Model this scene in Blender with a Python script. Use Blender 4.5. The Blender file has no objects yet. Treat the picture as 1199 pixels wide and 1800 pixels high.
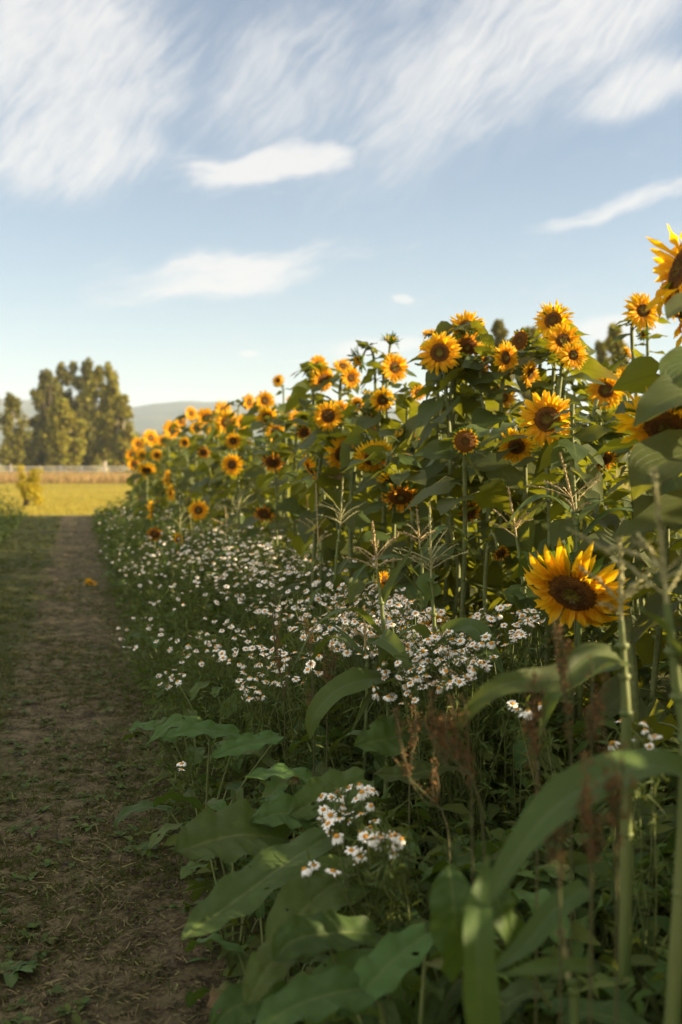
import bpy, math, random
import numpy as np
from mathutils import Vector
R = math.radians
SC = bpy.context.scene
COL = SC.collection
rng = np.random.default_rng(7)
random.seed(7)

# ------------------------------------------------------------------ camera
H = 1.45
FPX = 1900.0                      # focal length in pixels of the 1199x1800 photograph
YAW, PITCH = R(13.72), R(2.56)
cam = bpy.data.cameras.new('camera')
camo = bpy.data.objects.new('camera', cam)
COL.objects.link(camo)
SC.camera = camo
camo.location = (0, 0, H)
camo.rotation_euler = (R(90) - PITCH, 0, -YAW)
cam.sensor_fit = 'VERTICAL'
cam.sensor_height = 36.0
cam.lens = 36.0 * FPX / 1800
cam.clip_start, cam.clip_end = 0.05, 20000
cam.dof.use_dof = True
cam.dof.focus_distance = 3.95
cam.dof.aperture_fstop = 2.5
SC.render.resolution_x, SC.render.resolution_y = 682, 1024

FWD = np.array([math.sin(YAW) * math.cos(PITCH), math.cos(YAW) * math.cos(PITCH), -math.sin(PITCH)])
RGT = np.array([math.cos(YAW), -math.sin(YAW), 0.0])
UPV = np.cross(RGT, FWD)
CAM = np.array([0, 0, H])

def at(px, py, d):
    """world point seen at a pixel of the photograph, d metres deep"""
    return CAM + d * (FWD + (px - 599.5) / FPX * RGT + (900 - py) / FPX * UPV)
def depth_on_x(px, x):
    r = FWD + (px - 599.5) / FPX * RGT
    return x / r[0]
def project(p):
    q = np.asarray(p, float) - CAM
    d = q @ FWD
    return 599.5 + FPX * (q @ RGT) / d, 900 - FPX * (q @ UPV) / d, d

# ------------------------------------------------------------------ node helpers
class NT:
    def __init__(s, tree): s.t = tree
    def n(s, kind, **kw):
        nd = s.t.nodes.new(kind)
        for k, v in kw.items(): setattr(nd, k, v)
        return nd
    def put(s, sock, v):
        if hasattr(v, 'is_linked') or hasattr(v, 'links'): s.t.links.new(v, sock)
        else: sock.default_value = v
    def m(s, op, a, b=None, c=None, clamp=False):
        nd = s.n('ShaderNodeMath', operation=op, use_clamp=clamp)
        for i, v in enumerate((a, b, c)):
            if v is not None: s.put(nd.inputs[i], v)
        return nd.outputs[0]
    def step(s, v, a, b, lo=0.0, hi=1.0):
        nd = s.n('ShaderNodeMapRange', interpolation_type='SMOOTHSTEP')
        for i, x in enumerate((v, a, b, lo, hi)): s.put(nd.inputs[i], x)
        return nd.outputs[0]
    def mix(s, f, a, b):
        nd = s.n('ShaderNodeMix', data_type='RGBA')
        s.put(nd.inputs[0], f); s.put(nd.inputs[6], a); s.put(nd.inputs[7], b)
        return nd.outputs[2]
    def noise(s, vec, scale, detail=4, rough=.55, dim='3D', dist=0.0):
        nd = s.n('ShaderNodeTexNoise', noise_dimensions=dim)
        if vec is not None: s.put(nd.inputs['Vector'], vec)
        nd.inputs['Scale'].default_value = scale; nd.inputs['Detail'].default_value = detail
        nd.inputs['Roughness'].default_value = rough; nd.inputs['Distortion'].default_value = dist
        return nd.outputs[0]
    def vec(s, x, y, z=0.0):
        nd = s.n('ShaderNodeCombineXYZ')
        for i, v in enumerate((x, y, z)): s.put(nd.inputs[i], v)
        return nd.outputs[0]

def c4(c): return (c[0], c[1], c[2], 1.0)

# ------------------------------------------------------------------ world: evening sky with cirrus
SUN_EL, SUN_AZ = R(19), R(108)
W = bpy.data.worlds.new('World'); SC.world = W; W.use_nodes = True
g = NT(W.node_tree)
sky = g.n('ShaderNodeTexSky', sky_type='NISHITA')
sky.sun_disc = False; sky.sun_elevation = SUN_EL; sky.sun_rotation = SUN_AZ
sky.air_density = 1.0; sky.dust_density = 0.0; sky.ozone_density = 1.6
tc = g.n('ShaderNodeTexCoord')
sep = g.n('ShaderNodeSeparateXYZ'); g.put(sep.inputs[0], tc.outputs['Generated'])
az = g.m('ARCTAN2', sep.outputs[0], sep.outputs[1])
el = g.m('ARCSINE', sep.outputs[2])
# azimuth / elevation scaled so that about 19 units are one radian-hundredth (a flat chart of the sky)
P0 = g.m('MULTIPLY', g.m('SUBTRACT', az, R(13.72)), 19.3)
Q0 = g.m('MULTIPLY', el, 19.2)
chart = g.vec(P0, Q0)
w1 = g.m('SUBTRACT', g.noise(chart, .55, 3), .5)
w2 = g.m('SUBTRACT', g.noise(g.vec(g.m('ADD', P0, 31.0), Q0), .55, 3), .5)
P = g.m('ADD', P0, g.m('MULTIPLY', w1, .8))
Q = g.m('ADD', Q0, g.m('MULTIPLY', w2, .8))
def ell(cx, cy, rx, ry, rot, soft=.15, p=P, q=Q):
    """soft elliptical bank of cloud on the chart, centre given in hundreds of chart units"""
    c, s = math.cos(R(rot)), math.sin(R(rot))
    dx, dy = g.m('SUBTRACT', p, cx), g.m('SUBTRACT', q, cy)
    u = g.m('DIVIDE', g.m('ADD', g.m('MULTIPLY', dx, c), g.m('MULTIPLY', dy, s)), rx)
    v = g.m('DIVIDE', g.m('SUBTRACT', g.m('MULTIPLY', dy, c), g.m('MULTIPLY', dx, s)), ry)
    r = g.m('SQRT', g.m('ADD', g.m('MULTIPLY', u, u), g.m('MULTIPLY', v, v)))
    return g.step(r, 1.0, soft)
def fibre(rot, along, across, off, detail=9, dist=.12):
    c, s = math.cos(R(rot)), math.sin(R(rot))
    u = g.m('ADD', g.m('MULTIPLY', P, c), g.m('MULTIPLY', Q, s))
    v = g.m('SUBTRACT', g.m('MULTIPLY', Q, c), g.m('MULTIPLY', P, s))
    return g.noise(g.vec(g.m('MULTIPLY', u, along), g.m('MULTIPLY', v, across), off), 1.0, detail, .62, dist=dist)
def add(*v):
    r = v[0]
    for x in v[1:]: r = g.m('ADD', r, x)
    return r
def k(v, f): return g.m('MULTIPLY', v, f)
fl = fibre(50, .7, 1.7, 3.0, 10); fr = fibre(36, .42, 2.0, 9.0, 10); fh = fibre(14, .55, 2.2, 17.0, 10)
fl2 = fibre(60, 1.7, 3.0, 23.0, 12, .5); fr2 = fibre(42, 1.2, 3.4, 29.0, 12, .4)
leftm = add(ell(-4.5, 6.3, 4.4, 2.6, 16), k(ell(-5.3, 8.0, 2.6, 2.2, 40), .8), k(ell(-4.6, 4.9, 2.9, .9, 4), .5))
rightm = add(k(ell(3.0, 6.9, 7.0, 2.4, 24), 1.0), k(ell(5.3, 6.1, 1.9, .7, 16), .9), k(ell(5.4, 8.0, 2.6, 1.5, 30), .4), k(ell(1.4, 8.2, 3.2, .8, 25), .5))
wisp = k(ell(-1.0, 6.5, 3.4, 2.2, 30), .95)
bars = add(ell(-1.4, 5.02, 2.5, .55, 11), k(ell(-2.2, 3.25, 3.6, .62, 11), .85), k(ell(4.2, 4.22, 1.6, .26, 14), .62),
           k(ell(5.9, 4.5, 1.5, .3, 10), .5))
def cloudify(mask, fb, lo, hi, gain=1.5):
    return g.step(add(mask, k(g.m('SUBTRACT', fb, .5), gain)), lo, hi)
comb = fibre(48, .8, 7.0, 51.0, 10, .08)
def wispy(mask, f1, f2, lo, hi, w=.5):
    tex = g.step(add(k(f1, .42), k(f2, .24), k(comb, .34), k(g.m('MINIMUM', mask, 1.15), .30)), lo, hi)
    return g.m('MULTIPLY', g.m('MINIMUM', mask, 1.0), tex)
cl = wispy(leftm, fl, fl2, .50, .96)
cr = wispy(rightm, fr, fr2, .49, .94)
cw = wispy(wisp, fr, fl2, .49, .95)
cb = cloudify(bars, fh, .08, 1.0, 1.9)
bil = g.noise(g.vec(k(P0, 2.6), k(Q0, 4.5), 4.0), 1.0, 6, .6)
small = add(ell(1.1, 2.87, .3, .13, -6, p=P0, q=Q0), k(ell(-1.6, 1.93, .32, .1, 0, p=P0, q=Q0), .8),
            k(ell(.6, 2.05, 1.5, .3, 4, p=P0, q=Q0), .85), k(ell(4.9, 2.3, 1.3, .42, 0, p=P0, q=Q0), 1.0),
            k(ell(-.9, 1.8, .5, .07, 0, p=P0, q=Q0), .5))
cs = g.step(add(small, k(g.m('SUBTRACT', bil, .5), 1.2)), .12, .75)
cs = k(cs, .85)
# thin haze veil low over the horizon and cirrus added out of view as fill light
fill_cloud = g.m('MULTIPLY', g.step(fibre(30, .3, 1.2, 40.0), .30, .62), g.m('MAXIMUM', g.step(g.m('ABSOLUTE', P0), 7.0, 12.0), g.step(Q0, 8.6, 12.0)))
dens = g.m('MAXIMUM', g.m('MAXIMUM', g.m('MAXIMUM', cl, cr), g.m('MAXIMUM', k(cw, .8), cb)), g.m('MAXIMUM', cs, k(fill_cloud, .9)))
up = g.step(sep.outputs[2], -.01, .02)
veil = add(k(fibre(20, .3, .7, 70.0, 4), .12), .02, k(g.step(Q0, 5.5, .5), .16))
dens = g.m('MAXIMUM', dens, add(veil, k(dens, .6)))
dens = k(g.m('MULTIPLY', g.m('MINIMUM', dens, 1.0), up), .95)
hs_ = g.n('ShaderNodeHueSaturation'); hs_.inputs['Saturation'].default_value = .9; hs_.inputs['Value'].default_value = .93; g.put(hs_.inputs['Color'], sky.outputs[0]); skyc = hs_.outputs[0]
CLOUD = (5.15, 5.12, 5.12, 1)
out = g.mix(dens, skyc, CLOUD)
# unseen clouds overhead and behind, brightened to lift the shaded foreground
out = g.mix(g.m('MULTIPLY', k(fill_cloud, .9), up), out, (7.0, 6.75, 6.2, 1))
bg = W.node_tree.nodes['Background']
bg.inputs[1].default_value = 0.058
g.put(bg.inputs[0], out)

sl = bpy.data.lights.new('sun', 'SUN'); so = bpy.data.objects.new('sun', sl); COL.objects.link(so)
sl.energy = 5.0; sl.angle = R(.6); sl.color = (1.0, .80, .55)
sd = Vector((math.sin(SUN_AZ) * math.cos(SUN_EL), math.cos(SUN_AZ) * math.cos(SUN_EL), math.sin(SUN_EL)))
so.rotation_euler = sd.to_track_quat('Z', 'Y').to_euler()
so.location = (30, 10, 30)

SC.view_settings.view_transform = 'Standard'; SC.view_settings.look = 'None'
SC.view_settings.exposure = 1.55; SC.view_settings.gamma = 1.0
SC.cycles.max_bounces = 8; SC.cycles.transparent_max_bounces = 12; SC.cycles.transmission_bounces = 6; SC.cycles.diffuse_bounces = 4; SC.cycles.volume_bounces = 1

# ------------------------------------------------------------------ materials
MATS = {}
def newmat(name):
    m = bpy.data.materials.new(name); m.use_nodes = True
    MATS[name] = m
    m.node_tree.nodes.clear()
    q = NT(m.node_tree)
    o = q.n('ShaderNodeOutputMaterial')
    return m, q, o
def thin(q, o, col, tcol, trans, rough=.55, spec=.3, bump=None, bstr=.3, bdist=.002, sheen=0):
    p = q.n('ShaderNodeBsdfPrincipled')
    q.put(p.inputs['Base Color'], col); q.put(p.inputs['Roughness'], rough); p.inputs['Specular IOR Level'].default_value = spec
    t = q.n('ShaderNodeBsdfTranslucent'); q.put(t.inputs['Color'], tcol)
    if bump is not None:
        b = q.n('ShaderNodeBump'); b.inputs['Strength'].default_value = bstr; b.inputs['Distance'].default_value = bdist
        q.put(b.inputs['Height'], bump)
        q.t.links.new(b.outputs[0], p.inputs['Normal'])
    x = q.n('ShaderNodeMixShader'); q.put(x.inputs[0], trans)
    q.t.links.new(p.outputs[0], x.inputs[1]); q.t.links.new(t.outputs[0], x.inputs[2])
    q.t.links.new(x.outputs[0], o.inputs['Surface'])
def hsv(q, col, h, s, v):
    nd = q.n('ShaderNodeHueSaturation')
    q.put(nd.inputs['Hue'], h); q.put(nd.inputs['Saturation'], s); q.put(nd.inputs['Value'], v); q.put(nd.inputs['Color'], col)
    return nd.outputs[0]
def leaf_mat(name, col, tcol, trans=.35, veins=7.0, vslope=.55, vcol=None, rough=.55, spec=.15, hvar=.03, vvar=.5, dry=.0, bstr=.6, holes=0):
    m, q, o = newmat(name)
    geo = q.n('ShaderNodeNewGeometry'); isl = geo.outputs['Random Per Island']
    oi = q.n('ShaderNodeObjectInfo').outputs['Random']
    r1 = q.m('FRACT', q.m('ADD', isl, oi))
    r2 = q.m('FRACT', q.m('MULTIPLY', r1, 7.31))
    uv = q.n('ShaderNodeUVMap'); sp = q.n('ShaderNodeSeparateXYZ'); q.put(sp.inputs[0], uv.outputs[0])
    u = q.m('ABSOLUTE', q.m('SUBTRACT', q.m('MULTIPLY', sp.outputs[0], 2.0), 1.0)); v = sp.outputs[1]
    n = q.noise(q.n('ShaderNodeTexCoord').outputs['Object'], 35, 4)
    ph = q.m('FRACT', q.m('ADD', q.m('SUBTRACT', q.m('MULTIPLY', v, veins), q.m('MULTIPLY', u, veins * vslope)), q.m('MULTIPLY', n, .25)))
    tri = q.m('ABSOLUTE', q.m('SUBTRACT', ph, .5))
    vein = q.step(tri, .44, .5)
    mid = q.step(u, .07, .02)
    vn = q.m('MAXIMUM', q.m('MULTIPLY', vein, .6), mid)
    cc = hsv(q, c4(col), q.m('ADD', .5 - hvar, q.m('MULTIPLY', r1, 2 * hvar)), 1.0, q.m('ADD', 1 - vvar / 2, q.m('MULTIPLY', r2, vvar)))
    cc = q.mix(q.m('MULTIPLY', q.step(n, .45, .75), .35), cc, c4([x * 1.5 for x in col]))
    vc = vcol or [col[0] * 1.9 + .02, col[1] * 1.7 + .02, col[2] * 1.5 + .01]
    cc = q.mix(q.m('MULTIPLY', vn, .6), cc, c4(vc))
    tt = q.mix(q.m('MULTIPLY', vn, .5), c4(tcol), c4([x * .45 for x in tcol]))
    if dry:
        df = q.m('MULTIPLY', q.step(r2, 1 - dry, 1 - dry + .02), q.step(q.m('ADD', v, q.m('MULTIPLY', n, .6)), .55, 1.1))
        cc = q.mix(df, cc, (.17, .11, .045, 1)); tt = q.mix(df, tt, (.2, .13, .05, 1))
    mo = q.noise(q.n('ShaderNodeTexCoord').outputs['Object'], 110, 3, .6)
    cc = q.mix(q.m('MULTIPLY', q.step(mo, .66, .74), .55), cc, c4([col[0] * 1.6, col[1] * .9, col[2] * .6]))
    hgt = q.m('SUBTRACT', q.m('MULTIPLY', vein, -.35), q.m('ADD', q.m('MULTIPLY', n, -.5), q.m('MULTIPLY', mo, -.25)))
    thin(q, o, cc, tt, trans, rough, spec, hgt, bstr, .004)
    if holes:      # little round bites of insects
        vo = q.n('ShaderNodeTexVoronoi'); vo.inputs['Scale'].default_value = 34; q.put(vo.inputs['Vector'], q.n('ShaderNodeTexCoord').outputs['Object'])
        sc_ = q.n('ShaderNodeSeparateColor'); q.put(sc_.inputs[0], vo.outputs['Color'])
        hm = q.m('MULTIPLY', q.m('LESS_THAN', q.m('ADD', vo.outputs['Distance'], q.m('MULTIPLY', mo, .3)), q.m('ADD', .24, q.m('MULTIPLY', sc_.outputs[1], .26))), q.m('LESS_THAN', sc_.outputs[0], holes))
        old = o.inputs['Surface'].links[0].from_socket
        tr_ = q.n('ShaderNodeBsdfTransparent'); mx = q.n('ShaderNodeMixShader'); q.put(mx.inputs[0], hm)
        q.t.links.new(old, mx.inputs[1]); q.t.links.new(tr_.outputs[0], mx.inputs[2]); q.t.links.new(mx.outputs[0], o.inputs['Surface'])
    return m
M_SUNLEAF = leaf_mat('sunflower_leaf', (.068, .092, .026), (.28, .28, .012), .42, 5.0, .8, rough=.5, spec=.2, vvar=.6, dry=.06)
M_DOCK = leaf_mat('dock_leaf', (.070, .112, .027), (.12, .18, .008), .28, 8.0, .8, vcol=(.15, .18, .06), rough=.55, spec=.16, vvar=.8, dry=.06, bstr=.7, holes=.10)
M_CORN = leaf_mat('corn_leaf', (.070, .102, .024), (.16, .20, .02), .3, .0, -9.0, vcol=(.15, .19, .09), rough=.5, spec=.18, vvar=.35, dry=.06)
M_GREEN = leaf_mat('weed_leaf', (.072, .106, .022), (.13, .17, .010), .3, 5.0, .6, rough=.6, hvar=.04, vvar=.9)
M_FEATHER = leaf_mat('feathery_leaf', (.082, .112, .025), (.13, .16, .012), .3, .0, 0, rough=.65, spec=.2, hvar=.03, vvar=.7)
M_TREE = leaf_mat('tree_leaf', (.23, .215, .024), (.36, .29, .014), .3, .0, 0, rough=.6, hvar=.035, vvar=.8)
M_TREED = leaf_mat('dark_tree_leaf', (.155, .148, .024), (.25, .21, .014), .25, .0, 0, rough=.6, hvar=.03, vvar=.8)
M_SHRUB = leaf_mat('shrub_leaf', (.38, .31, .02), (.55, .43, .02), .3, .0, 0, rough=.6, hvar=.04, vvar=.6)
M_GRASS = leaf_mat('grass_blade', (.072, .084, .022), (.13, .14, .018), .3, .0, 0, rough=.6, hvar=.05, vvar=.9)
M_STRAW = leaf_mat('dry_straw', (.15, .125, .055), (.13, .10, .03), .2, .0, 0, rough=.8, hvar=.05, vvar=1.3)
M_TALL = leaf_mat('tall_dry_grass', (.36, .25, .10), (.36, .24, .08), .35, .0, 0, rough=.7, hvar=.03, vvar=.7)

def petal_mat(name, col, tip, tcol, trans=.45):
    m, q, o = newmat(name)
    uv = q.n('ShaderNodeUVMap'); sp = q.n('ShaderNodeSeparateXYZ'); q.put(sp.inputs[0], uv.outputs[0])
    isl = q.n('ShaderNodeNewGeometry').outputs['Random Per Island']
    st = q.noise(q.vec(q.m('MULTIPLY', sp.outputs[0], 9.0), q.m('MULTIPLY', sp.outputs[1], 1.2), q.m('MULTIPLY', isl, 40.0)), 1.0, 3)
    cc = q.mix(q.step(sp.outputs[1], .0, .7), c4(col), c4(tip))
    cc = hsv(q, cc, .5, 1.0, q.m('ADD', .72, q.m('ADD', q.m('MULTIPLY', isl, .25), q.m('MULTIPLY', st, .35))))
    tt = hsv(q, c4(tcol), .5, 1.0, q.m('ADD', .6, q.m('MULTIPLY', st, .7)))
    thin(q, o, cc, tt, trans, .55, .25, st, .5, .003)
    return m
M_PETAL = petal_mat('sunflower_petal', (.86, .41, .006), (.93, .57, .012), (1.0, .57, .006), .55)
M_PETAL_OLD = petal_mat('old_sunflower_petal', (.62, .25, .008), (.75, .36, .010), (.85, .36, .008))
def disc_mat():
    m, q, o = newmat('sunflower_disc')
    t = q.n('ShaderNodeTexCoord').outputs['Object']
    sp = q.n('ShaderNodeSeparateXYZ'); q.put(sp.inputs[0], t)
    r = q.m('SQRT', q.m('ADD', q.m('MULTIPLY', sp.outputs[0], sp.outputs[0]), q.m('MULTIPLY', sp.outputs[1], sp.outputs[1])))
    v = q.n('ShaderNodeTexVoronoi'); v.inputs['Scale'].default_value = 75; q.put(v.inputs['Vector'], t)
    n = q.noise(t, 14, 3)
    rr = q.m('ADD', r, q.m('MULTIPLY', q.m('SUBTRACT', n, .5), .05))
    ri = q.n('ShaderNodeObjectInfo').outputs['Random']
    cin = q.mix(ri, (.21, .19, .022, 1), (.12, .062, .012, 1))
    cc = q.mix(q.step(rr, .05, .10), cin, (.085, .036, .009, 1))
    cc = q.mix(q.step(rr, .13, .17), cc, (.17, .066, .010, 1))
    cc = q.mix(q.step(v.outputs['Distance'], .5, .1), cc, (.24, .105, .014, 1))
    p = q.n('ShaderNodeBsdfPrincipled'); q.put(p.inputs['Base Color'], cc); p.inputs['Roughness'].default_value = .85
    p.inputs['Specular IOR Level'].default_value = .15
    b = q.n('ShaderNodeBump'); b.inputs['Strength'].default_value = .6; b.inputs['Distance'].default_value = .012
    q.put(b.inputs['Height'], q.m('MULTIPLY', v.outputs['Distance'], -1.0)); q.t.links.new(b.outputs[0], p.inputs['Normal'])
    q.t.links.new(p.outputs[0], o.inputs[0])
    return m
M_DISC = disc_mat()
def solid(name, a, b, scale=20, rough=.7, spec=.25, bstr=.3, bdist=.005, coord='Object', stretch=None):
    m, q, o = newmat(name)
    t = q.n('ShaderNodeTexCoord').outputs[coord]
    if stretch:
        mp = q.n('ShaderNodeMapping'); mp.inputs['Scale'].default_value = stretch; q.put(mp.inputs[0], t); t = mp.outputs[0]
    n = q.noise(t, scale, 5, .6)
    isl = q.n('ShaderNodeNewGeometry').outputs['Random Per Island']
    p = q.n('ShaderNodeBsdfPrincipled')
    q.put(p.inputs['Base Color'], q.mix(q.step(q.m('ADD', n, q.m('MULTIPLY', q.m('SUBTRACT', isl, .5), .35)), .3, .7), c4(a), c4(b)))
    p.inputs['Roughness'].default_value = rough; p.inputs['Specular IOR Level'].default_value = spec
    bb = q.n('ShaderNodeBump'); bb.inputs['Strength'].default_value = bstr; bb.inputs['Distance'].default_value = bdist
    q.put(bb.inputs['Height'], n); q.t.links.new(bb.outputs[0], p.inputs['Normal'])
    q.t.links.new(p.outputs[0], o.inputs[0])
    return m
M_STEM = solid('sunflower_stem', (.12, .145, .042), (.20, .215, .08), 60, .6)
M_SEPAL = leaf_mat('sepal', (.055, .10, .022), (.16, .24, .015), .3, .0, 0, rough=.6)
M_STALK = solid('corn_stalk', (.085, .125, .030), (.17, .19, .06), 25, .5, stretch=(1, 1, .15))
M_TASSEL = solid('corn_tassel', (.50, .385, .185), (.38, .285, .13), 120, .8, bstr=.8)
M_TASSELG = solid('green_corn_tassel', (.40, .36, .17), (.28, .27, .11), 120, .8, bstr=.8)
M_WHITE = solid('daisy_petal', (.93, .90, .80), (.88, .85, .75), 90, .6)
M_YOLK = solid('daisy_centre', (.75, .36, .02), (.60, .25, .02), 900, .8, bstr=.8, bdist=.002)
M_RUST = solid('rusty_seeds', (.20, .10, .030), (.11, .062, .022), 60, .85)
M_RUSTSTEM = solid('rusty_stem', (.10, .075, .03), (.08, .09, .03), 30, .7)
M_BARK = solid('pale_bark', (.62, .54, .42), (.20, .16, .11), 3.0, .85, stretch=(1, 1, .3), bstr=.8, bdist=.04)
M_DARKBARK = solid('dark_bark', (.13, .10, .07), (.07, .055, .04), 5.0, .9, bstr=.8, bdist=.04)
M_FENCE = solid('weathered_fence', (.66, .62, .56), (.52, .48, .42), 6, .8)
M_HILL = solid('hillside', (.050, .070, .040), (.090, .095, .055), .012, .95, .1, 0)

def ground_mat():
    m, q, o = newmat('ground')
    t = q.n('ShaderNodeTexCoord').outputs['Object']
    sp = q.n('ShaderNodeSeparateXYZ'); q.put(sp.inputs[0], t)
    n1 = q.noise(t, 1.3, 5); n2 = q.noise(t, 9, 6, .65); n3 = q.noise(t, 60, 5, .7); n4 = q.noise(t, 300, 3, .7)
    soil = q.mix(q.step(q.m('ADD', q.m('MULTIPLY', n2, .6), q.m('MULTIPLY', n3, .4)), .40, .60), (.036, .027, .014, 1), (.185, .145, .080, 1))
    soil = q.mix(q.m('MULTIPLY', q.step(n3, .5, .72), .6), soil, (.16, .125, .07, 1))
    soil = q.mix(q.m('MULTIPLY', q.step(n4, .58, .72), .5), soil, (.02, .014, .009, 1))
    green = q.mix(n3, (.032, .042, .011, 1), (.085, .092, .026, 1))
    gx = q.m('ADD', q.step(sp.outputs[0], -.25, -.9), q.step(sp.outputs[0], .34, .55))
    gm = q.step(q.m('ADD', q.m('MULTIPLY', gx, .5), q.m('ADD', q.m('MULTIPLY', n1, .45), q.m('MULTIPLY', q.noise(t, 14, 5, .7), .55))), .46, .66)
    gm = q.m('MULTIPLY', gm, .85)
    cc = q.mix(gm, soil, green)
    p = q.n('ShaderNodeBsdfPrincipled'); q.put(p.inputs['Base Color'], cc); p.inputs['Roughness'].default_value = .95
    p.inputs['Specular IOR Level'].default_value = .1
    b = q.n('ShaderNodeBump'); b.inputs['Strength'].default_value = .9; b.inputs['Distance'].default_value = .015
    q.put(b.inputs['Height'], q.m('ADD', n3, q.m('MULTIPLY', n4, .4))); q.t.links.new(b.outputs[0], p.inputs['Normal'])
    q.t.links.new(p.outputs[0], o.inputs[0])
    return m
M_GROUND = ground_mat()
def lawn_mat():
    m, q, o = newmat('lawn')
    t = q.n('ShaderNodeTexCoord').outputs['Object']
    n1 = q.noise(t, .12, 5); n2 = q.noise(t, 2.2, 6, .7); n3 = q.noise(t, 25, 3, .7)
    cc = q.mix(q.step(q.m('ADD', q.m('MULTIPLY', n1, .5), q.m('MULTIPLY', n2, .5)), .38, .64), (.27, .23, .030, 1), (.42, .32, .07, 1))
    cc = q.mix(q.m('MULTIPLY', n3, .4), cc, (.18, .17, .03, 1))
    p = q.n('ShaderNodeBsdfPrincipled'); q.put(p.inputs['Base Color'], cc); p.inputs['Roughness'].default_value = .95
    p.inputs['Specular IOR Level'].default_value = .05
    b = q.n('ShaderNodeBump'); b.inputs['Strength'].default_value = 1.0; b.inputs['Distance'].default_value = .12
    q.put(b.inputs['Height'], q.noise(t, 9, 5, .75)); q.t.links.new(b.outputs[0], p.inputs['Normal'])
    q.t.links.new(p.outputs[0], o.inputs[0])
    return m
M_LAWN = lawn_mat()

# ------------------------------------------------------------------ mesh builder
class MB:
    """collects patches of quads and builds them as ONE mesh object"""
    def __init__(s): s.v = []; s.q = []; s.uv = []; s.mi = []; s.n = 0
    def grids(s, P, mat=0, wrap=False, uv=None):
        """P: (N, a, b, 3) stacks of N grids; wrap closes the b direction"""
        P = np.asarray(P, float)
        if P.ndim == 3: P = P[None]
        N, a, b, _ = P.shape
        idx = (np.arange(N * a * b).reshape(N, a, b)) + s.n
        if wrap: jn = np.roll(idx, -1, axis=2)
        else: jn = idx[:, :, 1:]; 
        i0 = idx if wrap else idx[:, :, :-1]
        quads = np.stack([i0[:, :-1], jn[:, :-1], jn[:, 1:], i0[:, 1:]], -1).reshape(-1, 4)
        if uv is None:
            uu = np.linspace(0, 1, b); vv = np.linspace(0, 1, a)
            uv = np.stack(np.meshgrid(uu, vv), -1)
        uv = np.broadcast_to(uv, (N, a, b, 2)).reshape(-1, 2)
        s.v.append(P.reshape(-1, 3)); s.uv.append(uv); s.q.append(quads)
        s.mi.append(np.full(len(quads), mat)); s.n += N * a * b
    def tube(s, pts, rad, sides=6, mat=0):
        """one tube along pts with a radius per point"""
        pts = np.asarray(pts, float); n = len(pts)
        rad = np.broadcast_to(np.asarray(rad, float), (n,))
        t = np.gradient(pts, axis=0); t /= np.linalg.norm(t, axis=1)[:, None] + 1e-9
        ref = np.array([1.0, .13, .07]) if abs(t[:, 0]).mean() < .8 else np.array([.1, 1.0, .05])
        a = np.cross(t, ref); a /= np.linalg.norm(a, axis=1)[:, None] + 1e-9
        b = np.cross(t, a)
        ang = np.linspace(0, 2 * np.pi, sides, endpoint=False)
        P = pts[:, None] + rad[:, None, None] * (np.cos(ang)[None, :, None] * a[:, None] + np.sin(ang)[None, :, None] * b[:, None])
        s.grids(P, mat, wrap=True)
    def build(s, name, mats, parent=None, smooth=True, origin=None):
        return link(name, s.mesh(name, mats, smooth, origin), parent)
    def mesh(s, name, mats, smooth=True, origin=None):
        V = np.concatenate(s.v) if s.v else np.zeros((0, 3))
        if origin is not None: V = V - np.asarray(origin)
        F = np.concatenate(s.q); UV = np.concatenate(s.uv)
        me = bpy.data.meshes.new(name)
        me.vertices.add(len(V)); me.vertices.foreach_set('co', V.astype(np.float32).ravel())
        me.loops.add(F.size); me.loops.foreach_set('vertex_index', F.astype(np.int32).ravel())
        me.polygons.add(len(F)); me.polygons.foreach_set('loop_start', np.arange(0, F.size, 4, dtype=np.int32))
        me.polygons.foreach_set('loop_total', np.full(len(F), 4, dtype=np.int32))
        me.polygons.foreach_set('use_smooth', np.full(len(F), smooth))
        if not isinstance(mats, (list, tuple)): mats = [mats]
        for m in mats: me.materials.append(m)
        me.polygons.foreach_set('material_index', np.concatenate(s.mi).astype(np.int32))
        l = me.uv_layers.new(name='UVMap'); l.data.foreach_set('uv', UV[F.ravel()].astype(np.float32).ravel())
        me.update(); me.validate()
        return me
def link(name, me, parent=None):
    o = bpy.data.objects.new(name, me); COL.objects.link(o)
    if parent: o.parent = parent
    return o
def tag(o, label=None, cat=None, group=None, kind=None):
    if label: o['label'] = label
    if cat: o['category'] = cat
    if group: o['group'] = group
    if kind: o['kind'] = kind
    return o
def empty(name, loc):
    o = bpy.data.objects.new(name, None); COL.objects.link(o); o.location = [float(x) for x in loc]
    o.empty_display_size = .1
    return o
def nrm(v):
    v = np.asarray(v, float); return v / (np.linalg.norm(v, axis=-1, keepdims=True) + 1e-9)
Z = np.array([0, 0, 1.0])

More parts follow.
